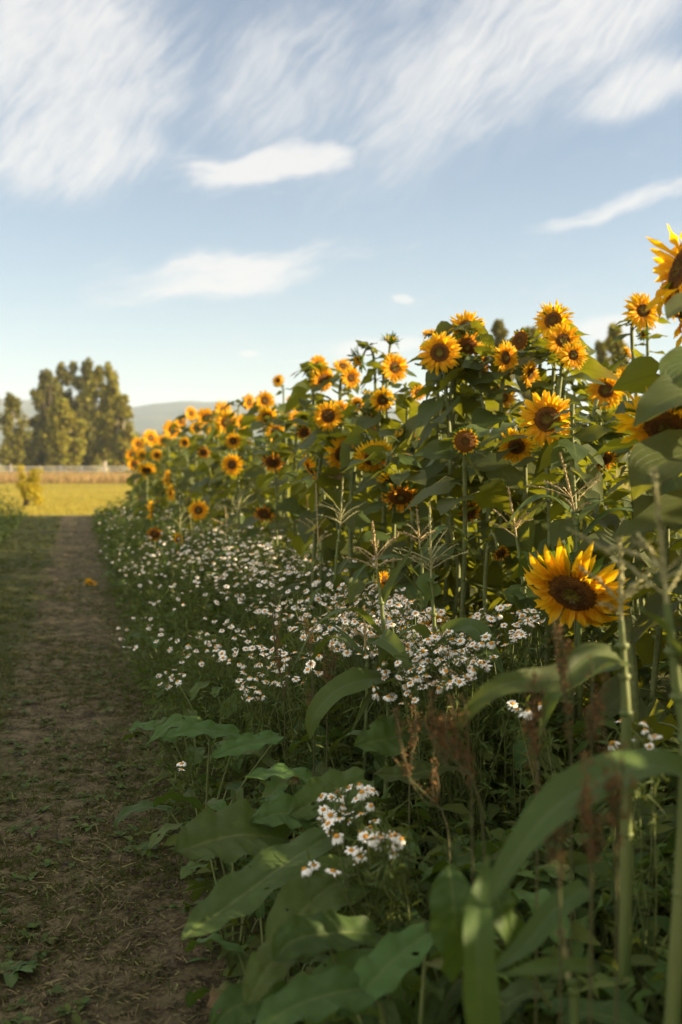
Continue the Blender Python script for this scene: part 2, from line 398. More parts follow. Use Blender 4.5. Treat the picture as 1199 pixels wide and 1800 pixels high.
PROF = {
    'heart': lambda t: np.interp(t, [0, .06, .18, .32, .5, .7, .88, 1], [.30, .72, .98, 1.0, .82, .50, .18, .0]),
    'dock': lambda t: np.interp(t, [0, .06, .2, .4, .6, .8, .93, 1], [.35, .72, .95, 1.0, .92, .66, .32, .02]),
    'lance': lambda t: np.interp(t, [0, .15, .4, .7, 1], [.15, .7, 1.0, .7, .02]),
    'petal': lambda t: np.interp(t, [0, .2, .45, .7, .88, 1], [.55, .88, 1.0, .78, .40, .03]),
    'strap': lambda t: np.interp(t, [0, .1, .3, .6, .85, 1], [.75, .9, 1.0, .85, .45, .02]),
    'blade': lambda t: np.interp(t, [0, .5, 1], [1.0, .8, .05]),
}
def leaves(mb, base, dirv, upv, L, Wd, prof='heart', droop=.25, fold=.25, ruffle=.12, nu=5, nv=7, lobe=.35, mat=0, r=rng):
    """N leaves as N grids; arrays of N (or scalars)"""
    base = np.atleast_2d(base); N = len(base)
    dirv = nrm(np.broadcast_to(dirv, (N, 3))); upv = np.broadcast_to(upv, (N, 3))
    f = lambda x: np.broadcast_to(np.asarray(x, float), (N,))
    L, Wd, droop, fold, ruffle = f(L), f(Wd), f(droop), f(fold), f(ruffle)
    t = np.linspace(0, 1, nv); u = np.linspace(-1, 1, nu)
    side = nrm(np.cross(dirv, upv))
    c = base[:, None] + L[:, None, None] * (dirv[:, None] * t[None, :, None] - Z * (droop[:, None] * t[None] ** 2)[..., None])
    tan = nrm(dirv[:, None] - Z * (2 * droop[:, None] * t[None])[..., None])
    nm = nrm(np.cross(side[:, None], tan))
    w = PROF[prof](t)[None, :] * Wd[:, None] / 2
    ph = r.uniform(0, 6.28, (N, 1, 1)); fr = r.uniform(7, 12, (N, 1, 1))
    ruf = ruffle[:, None, None] * np.sin(ph + fr * t[None, :, None] + 1.9 * np.sign(u)[None, None]) * (u ** 2)[None, None]
    tw = r.normal(0, .12, (N, 1, 1)) * u[None, None] * t[None, :, None]
    hz = (fold[:, None, None] * np.abs(u)[None, None] + ruf + tw) * w[:, :, None]
    Pm = c[:, :, None] + side[:, None, None] * (u[None, None, :, None] * w[:, :, None, None]) + nm[:, :, None] * hz[..., None]
    if lobe: Pm = Pm - tan[:, :, None] * (lobe * Wd[:, None, None] * (u ** 2)[None, None] * ((1 - t) ** 2.5)[None, :, None] * .5)[..., None]
    uv = np.stack(np.meshgrid((u + 1) / 2, t), -1)
    mb.grids(Pm, mat, uv=uv)
def bez(pts, n):
    """smooth curve through control points (Catmull-Rom)"""
    p = np.asarray(pts, float)
    p = np.vstack([2 * p[0] - p[1], p, 2 * p[-1] - p[-2]])
    m = len(p) - 3; out = []
    for s_ in np.linspace(0, m - 1e-6, n):
        i = int(s_); t = s_ - i
        a, b, c, d = p[i:i + 4]
        out.append(.5 * (2 * b + (c - a) * t + (2 * a - 5 * b + 4 * c - d) * t * t + (3 * b - a - 3 * c + d) * t ** 3))
    return np.array(out)
def strap(mb, pts, width, face, prof='strap', n=16, nu=7, fold=.3, ruffle=.15, twist=0.0, lobe=0, mat=0, r=rng, crinkle=0.0, freq=14):
    """one long leaf along a curve, its broad side turned towards 'face'"""
    c = bez(pts, n); t = np.linspace(0, 1, n); u = np.linspace(-1, 1, nu)
    tan = nrm(np.gradient(c, axis=0))
    face = np.broadcast_to(face, (n, 3))
    side = nrm(np.cross(tan, face)); nm = nrm(np.cross(side, tan))
    a = twist * t
    s2 = side * np.cos(a)[:, None] + nm * np.sin(a)[:, None]; nm = nrm(np.cross(s2, tan)); side = s2
    w = PROF[prof](t) * width / 2
    ph = r.uniform(0, 6.28)
    h = (fold * np.abs(u)[None] + ruffle * np.sin(ph + freq * t[:, None] + 2 * np.sign(u)[None]) * (u ** 2)[None]) * w[:, None]
    if crinkle:
        jj = .35 * vnoise(t[:, None] * 9 + ph * 7, u[None] * 2.5 + t[:, None] * 0)
        h = h + crinkle * width * np.abs(np.sin(np.pi * (8 * t[:, None] - 6.4 * np.abs(u)[None] + jj))) ** .7 * np.minimum(1, np.abs(u) * 4)[None] + crinkle * 1.6 * width * (vnoise(t[:, None] * 6 + ph * 3, u[None] * 3 + ph + t[:, None] * 0) - .5)
    P = c[:, None] + side[:, None] * (u[None, :, None] * w[:, None, None]) + nm[:, None] * h[..., None]
    if lobe: P = P - tan[:, None] * (lobe * width * (u ** 2)[None] * ((1 - t) ** 2.5)[:, None] * .5)[..., None]
    mb.grids(P, mat, uv=np.stack(np.meshgrid((u + 1) / 2, t), -1))

def vnoise(x, y, seed=0):
    def h(i, j):
        n = (i * 374761393 + j * 668265263 + seed * 1274126177) & 0xffffffff
        n = ((n ^ (n >> 13)) * 1274126177) & 0xffffffff
        return ((n ^ (n >> 16)) & 0xffff) / 65535.0
    i, j = np.floor(x).astype(np.int64), np.floor(y).astype(np.int64)
    u, v = x - i, y - j
    u, v = u * u * (3 - 2 * u), v * v * (3 - 2 * v)
    return (h(i, j) * (1 - u) + h(i + 1, j) * u) * (1 - v) + (h(i, j + 1) * (1 - u) + h(i + 1, j + 1) * u) * v
def fbm(x, y, o=4, seed=0):
    return sum(vnoise(x * 2 ** k_, y * 2 ** k_, seed + k_) * .5 ** k_ for k_ in range(o)) / (2 - .5 ** (o - 1))

# ------------------------------------------------------------------ setting
def gz(x, y):
    """height of the field soil"""
    x, y = np.asarray(x, float), np.asarray(y, float)
    return (.05 * (fbm(x * 1.1, y * 1.1, 3, 5) - .5) + .035 * (fbm(x * 7, y * 7, 3, 9) - .5) + .028 * (fbm(x * 21, y * 21, 2, 12) - .5)
            + .10 * np.clip((x - .35) / .8, 0, 1) - .02 * np.exp(-((x + .15) / .35) ** 2))
xs = np.concatenate([np.linspace(-14, -2.2, 30), np.linspace(-2.1, 1.0, 135), np.linspace(1.05, 14, 60)])
ys = np.concatenate([np.linspace(-4, 1.4, 16), 1.45 * (31.2 / 1.45) ** np.linspace(0, 1, 330)])
X, Y = np.meshgrid(xs, ys)
edge = np.clip((31.2 - Y) / 1.0, 0, 1)
mb = MB(); mb.grids(np.stack([X, Y, gz(X, Y) * edge], -1)[None])
tag(mb.build('ground', M_GROUND), 'bare brown soil path with grassy sides beside the flower bed', None, None, 'structure')
xs = np.concatenate([-np.geomspace(2800, 10, 24), np.linspace(-8, 60, 30), np.geomspace(70, 2800, 22)])
ys = np.concatenate([[-70, -40, 0, 31.0], np.geomspace(33, 2800, 60)])
X, Y = np.meshgrid(xs, ys)
mb = MB(); mb.grids(np.stack([X, Y, -.06 + .0 * X], -1)[None])
tag(mb.build('lawn', M_LAWN), 'sunlit yellow green lawn beyond the end of the path', None, None, 'structure')

# distant mountain ridge
azs = np.radians(np.linspace(-22, 48, 220))
ridge_el = (815 - 705) / FPX
mb = MB(); rows = []
prof = 1 + .10 * (fbm(np.degrees(azs) * .35, azs * 0, 4, 3) - .5) - .25 * np.clip((np.degrees(azs) - 9) / 20, 0, 1)
prof -= .14 * np.exp(-((np.degrees(azs) - 2.0) / 1.6) ** 2)
for s_ in np.linspace(0, 1, 14):
    d = 1500 + 900 * s_
    hh = (2400 * ridge_el) * prof * s_ ** .8 * (1 - .10 * (1 - s_) * fbm(np.degrees(azs) * 1.5, azs * 0 + s_ * 5, 3, 4)) + (fbm(np.degrees(azs) * 3, azs * 0 + s_ * 9, 3, 8) - .5) * 10 * s_ * (1 - s_)
    rows.append(np.stack([np.sin(azs) * d, np.cos(azs) * d, hh - 1], -1))
rows.append(np.stack([np.sin(azs) * 2700, np.cos(azs) * 2700, azs * 0 - 1], -1))
mb.grids(np.array(rows)[None])
tag(mb.build('mountains', M_HILL), 'long flat topped hazy blue mountain on the horizon', None, None, 'structure')

# ------------------------------------------------------------------ trees
def crown_cards(mb, centers, radii, n, size, r, zs=1.0):
    """many leaf cards through the volume of clumps"""
    k_ = r.integers(0, len(centers), n)
    v = nrm(r.normal(size=(n, 3))) * (r.uniform(0, 1, (n, 1)) ** .45)
    p = np.asarray(centers)[k_] + v * np.asarray(radii)[k_]
    d = nrm(r.normal(size=(n, 3)) + [0, 0, -.2]); s_ = size * r.uniform(.6, 1.4, n)
    leaves(mb, p, d, nrm(r.normal(size=(n, 3))), s_, s_ * .75, 'lance', .1, .2, .1, 3, 3, 0, r=r)
def tree(name, label, cat, x, y, h, wd, seed, bark, leaf, base=.12, clumps=34, n=5200, size=.42, columnar=.5, lean=0, group=None, z0=-.06, stems=1, sparse=1.0):
    r = np.random.default_rng(seed)
    root = tag(empty(name, (x, y, z0)), label, cat, group)
    tr = MB(); cr = MB(); cen = []; rad = []
    for s_ in range(stems):
        ox = 0 if stems == 1 else (s_ - (stems - 1) / 2) * wd * .22
        pts = bez([(ox * .2, 0, -.1), (ox * .5 + r.normal(0, .15), r.normal(0, .15), h * .3), (ox + lean * .6 + r.normal(0, .3), r.normal(0, .3), h * .65), (ox + lean, 0, h * .93)], 10)
        r0 = h * .016 / math.sqrt(stems)
        tr.tube(pts, np.linspace(r0, r0 * .15, 10), 7)
        m = clumps // stems
        for k_ in range(m):
            f = base + (1 - base) * ((k_ + r.uniform()) / m)
            c = pts[min(9, int(f * 9))] + (pts[min(9, int(f * 9) + 1)] - pts[min(9, int(f * 9))]) * (f * 9 % 1)
            env = wd / 2 * (np.interp(f, [0, base, base + .15, .5, .8, 1], [.3, .45, .8, 1.0, .62, .10]) if columnar else 1)
            a = r.uniform(0, 6.28); rr = env * r.uniform(.3, .92)
            e = c + np.array([math.cos(a) * rr, math.sin(a) * rr, h * r.uniform(-.02, .07)])
            e[2] = min(e[2], h * .96)
            tr.tube(bez([c - Z * h * .04, (c + e) / 2 + Z * h * .01, e], 5), np.linspace(r0 * .4 * (1 - f * .6), r0 * .08, 5), 4)
            sz = wd * r.uniform(.10, .19) * (1.15 - .6 * f)
            cen.append(e); rad.append([sz, sz, sz * r.uniform(1.2, 2.3)])
            if r.uniform() < .6:
                cen.append((c + e) / 2 + r.normal(0, .2, 3)); rad.append([sz * .8, sz * .8, sz * 1.4])
        cen.append(pts[-1]); rad.append([wd * .06, wd * .06, h * .06])
    crown_cards(cr, cen, rad, int(n * sparse * 1.25), size * 1.1, r)
    tr.build('trunk', bark, root); cr.build('crown', leaf, root, smooth=False)
    return root
def tree_px(name, label, cat, px, top, d, wpx, seed, *a, **kw):
    p = at(px, 815, d); h = H + d * (815 - top) / FPX + .06
    return tree(name, label, cat, p[0], p[1], h, wpx * d / FPX, seed, *a, **kw)
GT = 'trees behind the fence beyond the lawn'
tree_px('poplar_tree', 'slender dark upright tree on the left side of the big tree clump', 'tree', 82, 650, 155, 62, 11, M_DARKBARK, M_TREED, group=GT, base=.05, n=6500, stems=2)
tree_px('poplar_tree', 'tallest broad tree in the middle of the clump behind the fence', 'tree', 130, 634, 162, 88, 12, M_DARKBARK, M_TREED, group=GT, base=.10, n=7500, stems=3)
tree_px('birch_tree', 'lower yellow green birch with white trunk before the tall clump', 'tree', 112, 705, 142, 88, 13, M_BARK, M_TREE, group=GT, base=.26, n=6000)
tree_px('poplar_tree', 'sunlit olive tree with a pointed crown above the pale bare trunk', 'tree', 184, 642, 150, 74, 14, M_BARK, M_TREE, group=GT, base=.2, n=8000, stems=2)
tree_px('poplar_tree', 'bright yellow green tree at the outer edge against the mountain', 'tree', 212, 695, 146, 52, 15, M_BARK, M_TREE, group=GT, base=.03, n=6000, stems=2)
tree_px('poplar_tree', 'shaded narrow tree filling the gap left of the birch', 'tree', 62, 735, 158, 40, 20, M_DARKBARK, M_TREED, group=GT, base=.03, n=3500)
tree_px('aspen_tree', 'thin open aspen with bare gaps and a pale trunk at the frame edge', 'tree', 20, 690, 128, 66, 16, M_BARK, M_TREED, group=GT, base=.2, n=2200, clumps=26, size=.36)
tree_px('aspen_tree', 'low bushy dark tree under the thin open aspen', 'tree', 35, 760, 150, 80, 17, M_DARKBARK, M_TREED, group=GT, base=.0, n=4000)
tree_px('aspen_tree', 'tall open tree cut by the left frame edge', 'tree', -18, 672, 140, 60, 18, M_DARKBARK, M_TREED, group=GT, base=.15, n=3600, clumps=26)
tree_px('poplar_tree', 'thin pointed tree top rising left of the tallest broad tree', 'tree', 100, 662, 158, 34, 21, M_DARKBARK, M_TREED, group=GT, base=.1, n=3600)
tree_px('poplar_tree', 'narrow pointed tree between the tallest broad tree and the sunlit olive one', 'tree', 157, 648, 160, 40, 22, M_DARKBARK, M_TREED, group=GT, base=.1, n=4200)
tree_px('poplar_tree', 'pointed tree rising behind the bright yellow green outer tree', 'tree', 203, 668, 156, 40, 23, M_DARKBARK, M_TREE, group=GT, base=.1, n=4200)
tree_px('poplar_tree', 'dark bushy tree low in the middle gap of the clump', 'tree', 150, 688, 160, 74, 24, M_DARKBARK, M_TREED, group=GT, base=.02, n=7500, clumps=44)
GB = 'trees behind the sunflower field'
tree_px('pine_tree', 'small pointed blurred tree top over the sunflowers by two tall blooms', 'tree', 875, 560, 75, 44, 31, M_DARKBARK, M_TREED, group=GB, base=.3, n=3500, size=.3)
tree_px('pine_tree', 'dark blurred tree top behind the green rimmed seed head', 'tree', 930, 572, 78, 62, 32, M_DARKBARK, M_TREED, group=GB, base=.2, n=5000, size=.3, stems=2)
tree_px('pine_tree', 'rounded olive tree top between the flower trio and the right corner bloom', 'tree', 1078, 570, 70, 58, 33, M_DARKBARK, M_TREE, group=GB, base=.2, n=5000, size=.28)
tree_px('pine_tree', 'lower blurred tree left of the rounded olive tree top', 'tree', 1050, 596, 76, 36, 34, M_DARKBARK, M_TREED, group=GB, base=.2, n=2600, size=.28)
# far dark tree line right of the big trees
r = np.random.default_rng(41); mb = MB(); cen = []; rad = []
for i in range(60):
    p = at(150 + i * 4.4 + r.uniform(-3, 3), 815, r.uniform(420, 470)); hh = r.uniform(9, 15)
    cen += [(p[0], p[1], hh * .35), (p[0] + r.uniform(-2, 2), p[1], hh * .75)]; rad += [(4, 4, hh * .4), (2.5, 2.5, hh * .3)]
crown_cards(mb, cen, rad, 9000, 1.5, r)
tag(mb.build('far_woods', M_TREED, smooth=False), 'low dark strip of far woods under the mountain', 'woods', None, 'stuff')

# fence
f0, f1 = at(-40, 838, 124), at(330, 838, 124)
root = tag(empty('rail_fence', (f0[0], f0[1], -.06)), 'long pale wooden rail fence in front of the trees', 'fence')
dirf = np.array([f1[0] - f0[0], f1[1] - f0[1], 0]); LF = np.linalg.norm(dirf); dirf /= LF
nf = np.array([-dirf[1], dirf[0], 0])
def box_along(mb, a, b, w, h):
    a, b = np.asarray(a, float), np.asarray(b, float)
    t = nrm(b - a); up = Z if abs(t[2]) < .9 else np.array([0, 1.0, 0]); s_ = nrm(np.cross(t, up)); u2 = np.cross(s_, t)
    ring = lambda p: [p - s_ * w / 2 - u2 * h / 2, p + s_ * w / 2 - u2 * h / 2, p + s_ * w / 2 + u2 * h / 2, p - s_ * w / 2 + u2 * h / 2]
    c0, c1 = np.repeat(a[None], 4, 0), np.repeat(b[None], 4, 0)
    mb.grids(np.array([c0, ring(a), ring(b), c1]), 0, wrap=True)
for zc in (.35, .72, 1.10):
    mb = MB(); box_along(mb, dirf * 0 + Z * zc - nf * .06, dirf * LF + Z * zc - nf * .06, .05, .17); mb.build('rail', M_FENCE, root, smooth=False)
for i in range(int(LF / 2.4) + 1):
    mb = MB(); q_ = dirf * i * 2.4; box_along(mb, q_ - Z * .1, q_ + Z * 1.28, .12, .12); mb.build('post', M_FENCE, root, smooth=False)

# grass fields: blades in one mesh each
def blades(name, pts, hgt, wid, mat, label, r, lean=.35, droop=.25, nv=3, cat='grass'):
    n = len(pts); mb = MB()
    d = nrm(np.stack([r.normal(0, lean, n), r.normal(0, lean, n), np.ones(n)], -1))
    leaves(mb, pts, d, nrm(np.stack([r.normal(size=n), r.normal(size=n), r.normal(0, .2, n)], -1)), hgt, wid, 'blade', droop, .2, 0, 2, nv, 0, r=r)
    return tag(mb.build(name, mat, smooth=False), label, cat, None, 'stuff')
r = np.random.default_rng(51)
n = 16000
dd = r.uniform(82, 118, n); pxx = r.uniform(-60, 300, n)
pts = np.array([at(a, 815, b) for a, b in zip(pxx, dd)]); pts[:, 2] = -.08
keep = (vnoise(pts[:, 0] * .15, pts[:, 1] * .08, 3) > .25) | (dd > 100)
pts = pts[keep]
blades('tall_grass', pts, r.uniform(.6, 1.15, len(pts)), .05, M_TALL, 'band of tall straw coloured grass along the fence', r)
n = 26000
dd = 32 * (80 / 32) ** r.uniform(0, 1, n); pxx = r.uniform(-60, 260, n)
pts = np.array([at(a, 815, b) for a, b in zip(pxx, dd)]); pts[:, 2] = -.07
blades('lawn_grass', pts, .05 + .05 * r.uniform(0, 1, n), .02, leaf_mat('lawn_blade', (.34, .28, .04), (.45, .36, .05), .35, 0, 0, hvar=.03, vvar=.6), 'short sunlit grass of the lawn', r)

# shrub on the lawn
p = at(50, 885, 38.5); root = tag(empty('golden_shrub', (p[0], p[1], -.06)), 'yellow leaved bush standing alone on the sunlit lawn', 'shrub')
r = np.random.default_rng(61); st = MB(); cr = MB(); cen = []; rad = []
for i in range(16):
    a = r.uniform(0, 6.28); e = np.array([math.cos(a) * r.uniform(.1, .42) + .06, math.sin(a) * .35, r.uniform(.6, 1.35)])
    st.tube(bez([(-.12 + r.normal(0, .05), 0, -.05), e * [.4, .4, .5], e], 5), np.linspace(.014, .004, 5), 4)
    for f in (.55, .8, 1.0): cen.append(e * [f, f, f]); rad.append((.12, .12, .17))
for i in range(5): cen.append((.32 + r.normal(0, .12), r.normal(0, .1), .2 + r.normal(0, .06))); rad.append((.14, .14, .16))
crown_cards(cr, cen, rad, 2600, .075, r)
st.build('branches', M_DARKBARK, root); cr.build('foliage', M_SHRUB, root, smooth=False)

# ------------------------------------------------------------------ path litter and verge
r = np.random.default_rng(71)
def scatter(n, x0, x1, y0, y1):
    y = y0 * (y1 / y0) ** r.uniform(0, 1, n); x = r.uniform(x0, x1, n)
    return np.stack([x, y, gz(x, y)], -1)
pts = scatter(52000, -1.3, .62, 1.6, 16)
dn = fbm(pts[:, 0] * 2.2, pts[:, 1] * 1.6, 3, 21); pts = pts[dn > r.uniform(.25, .75, len(pts))]
n = len(pts); mb = MB()
a = r.uniform(0, 6.28, n)
d = np.stack([np.cos(a), np.sin(a), r.uniform(-.05, .5, n)], -1)
pts[:, 2] += r.uniform(.002, .016, n)
leaves(mb, pts, d, nrm(np.stack([r.normal(0, .5, n), r.normal(0, .5, n), np.ones(n)], -1)), r.gamma(2.0, .010, n) + .010, r.uniform(.0022, .006, n), 'blade', r.uniform(-.1, .5, n), .2, 0, 2, 3, 0, r=r)
tag(mb.build('mown_straw', M_STRAW, smooth=False), 'dry mown grass clippings lying over the brown path', 'clippings', None, 'stuff')
def tufts(cent, per, h0, h1, w, r):
    c = np.repeat(cent, per, 0); n = len(c)
    c = c + np.stack([r.normal(0, .012, n), r.normal(0, .012, n), np.full(n, -.004)], -1)
    return c, r.uniform(h0, h1, n), np.full(n, w)
c1 = scatter(15000, -1.1, .45, 1.7, 14)
dn = fbm(c1[:, 0] * 2.6, c1[:, 1] * 1.8, 3, 33); c1 = c1[dn > r.uniform(.34, .60, len(dn))]
A, B, C = tufts(c1, 9, .014, .05, .0045, r); B = B * r.uniform(.5, 1.3, len(B))
c2 = scatter(5500, -3.2, -.42, 3.0, 31); dn = fbm(c2[:, 0] * 1.6, c2[:, 1] * 1.1, 3, 35); c2 = c2[dn - .2 * np.clip((c2[:, 0] + 1.0) / .6, 0, 1) > .30]
A2, B2, C2 = tufts(c2, 13, .03, .12, .005, r)
blades('grass', np.concatenate([A, A2]), np.concatenate([B, B2]), np.concatenate([C, C2]), M_GRASS, 'short green grass tufts on the path and its left side', r, .55, .4)
# little broad weeds on the path and the verge
c3 = scatter(2600, -2.6, .5, 1.7, 26); dn = fbm(c3[:, 0] * 1.9, c3[:, 1] * 1.2, 3, 44); c3 = c3[dn > .46]
c = np.repeat(c3, 7, 0); n = len(c); a = r.uniform(0, 6.28, n); mb = MB()
L = r.uniform(.015, .05, n)
leaves(mb, c + [0, 0, .01], np.stack([np.cos(a), np.sin(a), r.uniform(.1, .8, n)], -1), Z, L, L * r.uniform(.35, .6, n), 'dock', .3, .2, .1, 3, 4, 0, r=r)
n2 = 11000   # taller weeds far down the left side
c = np.stack([r.uniform(-3.6, -1.3, n2), 13 * (31 / 13) ** r.uniform(0, 1, n2), r.uniform(.0, .85, n2)], -1)
c[:, 2] *= np.clip((-1.2 - c[:, 0]) / .7, .12, 1) * (.5 + fbm(c[:, 0] * .9, c[:, 1] * .6, 3, 77)); c[:, 2] += gz(c[:, 0], c[:, 1]) * 0
a = r.uniform(0, 6.28, n2); L = r.uniform(.06, .18, n2)
leaves(mb, c, np.stack([np.cos(a), np.sin(a), r.uniform(-.2, 1.0, n2)], -1), Z, L, L * r.uniform(.2, .5, n2), 'lance', .3, .2, .1, 3, 4, 0, r=r)
tag(mb.build('weeds', M_GREEN), 'low green weeds scattered over the path and its left edge', 'weeds', None, 'stuff')

# ------------------------------------------------------------------ sunflowers
def radial(n, r0, elev, z0, r, jit=.1):
    a = np.linspace(0, 2 * np.pi, n, endpoint=False) + r.normal(0, jit, n)
    e = np.broadcast_to(elev, (n,)) if np.ndim(elev) == 0 else elev
    rd = np.stack([np.cos(a), np.sin(a), 0 * a], -1)
    return rd * r0 + Z * z0, rd * np.cos(e)[:, None] + Z * np.sin(e)[:, None]
def head_meshes(kind, seed):
    r = np.random.default_rng(seed)
    rd = {'grand': .225, 'bloom': .20, 'young': .17, 'ragged': .23, 'wither': .30, 'seed': .37, 'bud': .16}[kind]
    d = MB()                                  # domed disc
    rr = np.concatenate([np.linspace(.004, 1, 11), [1.03, .97]]); an = np.linspace(0, 2 * np.pi, 36, endpoint=False)
    zz = np.concatenate([.045 * (1 - np.linspace(0, 1, 11) ** 2.4) - .028 * np.exp(-(np.linspace(0, 1, 11) / .28) ** 2), [-.02, -.05]]) * (rd / .2) * .9
    Pm = np.stack([rr[:, None] * rd * np.cos(an), rr[:, None] * rd * np.sin(an), np.repeat(zz[:, None], 36, 1)], -1)
    Pm[1:11] += r.normal(0, .004, (10, 36, 3)); Pm[2:10, :, 2] += r.normal(0, .005, (8, 36))
    d.grids(Pm[::-1], 0, wrap=True)
    p = None
    def pet(n, r0, el, L, Wd, dr, fo, z=0, ruf=.3):
        b, dv = radial(n, r0, el, z, r, .09)
        leaves(p, b, dv, Z, L * r.uniform(.82, 1.12, n), Wd * r.uniform(.75, 1.2, n), 'petal', dr, fo, ruf, 5, 8, 0, r=r)
    if kind in ('bloom', 'young', 'grand'):
        p = MB(); k0 = (24, 22, 12) if kind == 'young' else (31, 29, 15)
        gd = .25 if kind == 'grand' else 0
        pet(k0[0], rd * .93, r.normal(.22, .13, k0[0]), .5 - rd, .082, r.uniform(-.05, .28, k0[0]) + gd, .45, 0, .4)
        pet(k0[1], rd * .88, r.normal(.02, .12, k0[1]), .52 - rd, .086, r.uniform(-.05, .28, k0[1]) + gd, .4, -.015, .4)
        pet(k0[2], rd * .95, r.normal(.5, .3, k0[2]), .43 - rd, .06, r.uniform(-.2, .6, k0[2]), .5, 0, .5)
    if kind == 'ragged':
        p = MB()
        pet(29, rd * .93, r.normal(.32, .26, 29), .53 - rd, .078, r.uniform(-.4, .6, 29), .5, 0, .6)
        pet(26, rd * .90, r.normal(-.02, .2, 26), .55 - rd, .08, r.uniform(-.2, .5, 26), .45, -.015, .6)
    if kind == 'wither':
        p = MB()
        pet(17, rd * .96, r.normal(.5, .45, 17), .44 - rd * .7, .075, r.uniform(-.4, .4, 17), .8, 0, .8)
        pet(12, rd * .96, r.normal(-.3, .4, 12), .44 - rd * .7, .07, r.uniform(-.3, .5, 12), .8, 0, .8)
    if kind == 'seed':
        p = MB(); pet(30, rd * .95, r.normal(.6, .25, 30), .11, .06, .2, .6)
    if kind == 'bud':
        p = MB(); pet(22, rd * .9, r.normal(1.1, .2, 22), .2, .07, -.1, .6)
    s = MB()
    n = 22
    ke = {'bud': r.normal(.75, .35, n), 'seed': r.normal(.25, .35, n)}.get(kind, r.normal(-.25, .25, n))
    kl = {'bud': .42, 'seed': .17}.get(kind, .20)
    for z_, ee in ((-.02, ke), (-.045, ke - .2)):
        b, dv = radial(n, rd * 1.0, ee, z_, r, .12)
        leaves(s, b, dv, Z, kl * r.uniform(.7, 1.2, n), .085, 'lance', r.uniform(-.1, .35, n), .3, .2, 3, 5, 0, r=r)
    pr = np.array([[rd * 1.02, -.03], [rd * .98, -.06], [rd * .7, -.10], [rd * .35, -.125], [.055, -.15], [.02, -.2]])
    Pm = np.stack([pr[:, :1] * np.cos(an), pr[:, :1] * np.sin(an), np.repeat(pr[:, 1:], 36, 1)], -1)
    s.grids(Pm, 0, wrap=True)
    old = kind in ('wither', 'ragged')
    out = [d.mesh('disc_' + kind, M_DISC), s.mesh('sepals_' + kind, M_SEPAL)]
    out.append(p.mesh('petals_' + kind, M_PETAL_OLD if kind == 'wither' else M_PETAL) if p else None)
    return out
HEADS = {k_: [head_meshes(k_, 100 + 17 * i + j * 5) for i in range(c_)] for j, (k_, c_) in enumerate((('grand', 3), ('bloom', 4), ('young', 2), ('ragged', 4), ('wither', 3), ('seed', 2), ('bud', 2)))}
HEAD_W = {'grand': .88, 'bloom': .86, 'young': .86, 'ragged': .88, 'wither': .86, 'seed': .9, 'bud': .8}

def orient(o, n, spin):
    q = Vector(n).to_track_quat('Z', 'Y')
    o.rotation_mode = 'QUATERNION'
    from mathutils import Quaternion
    o.rotation_quaternion = q @ Quaternion((0, 0, 1), spin)

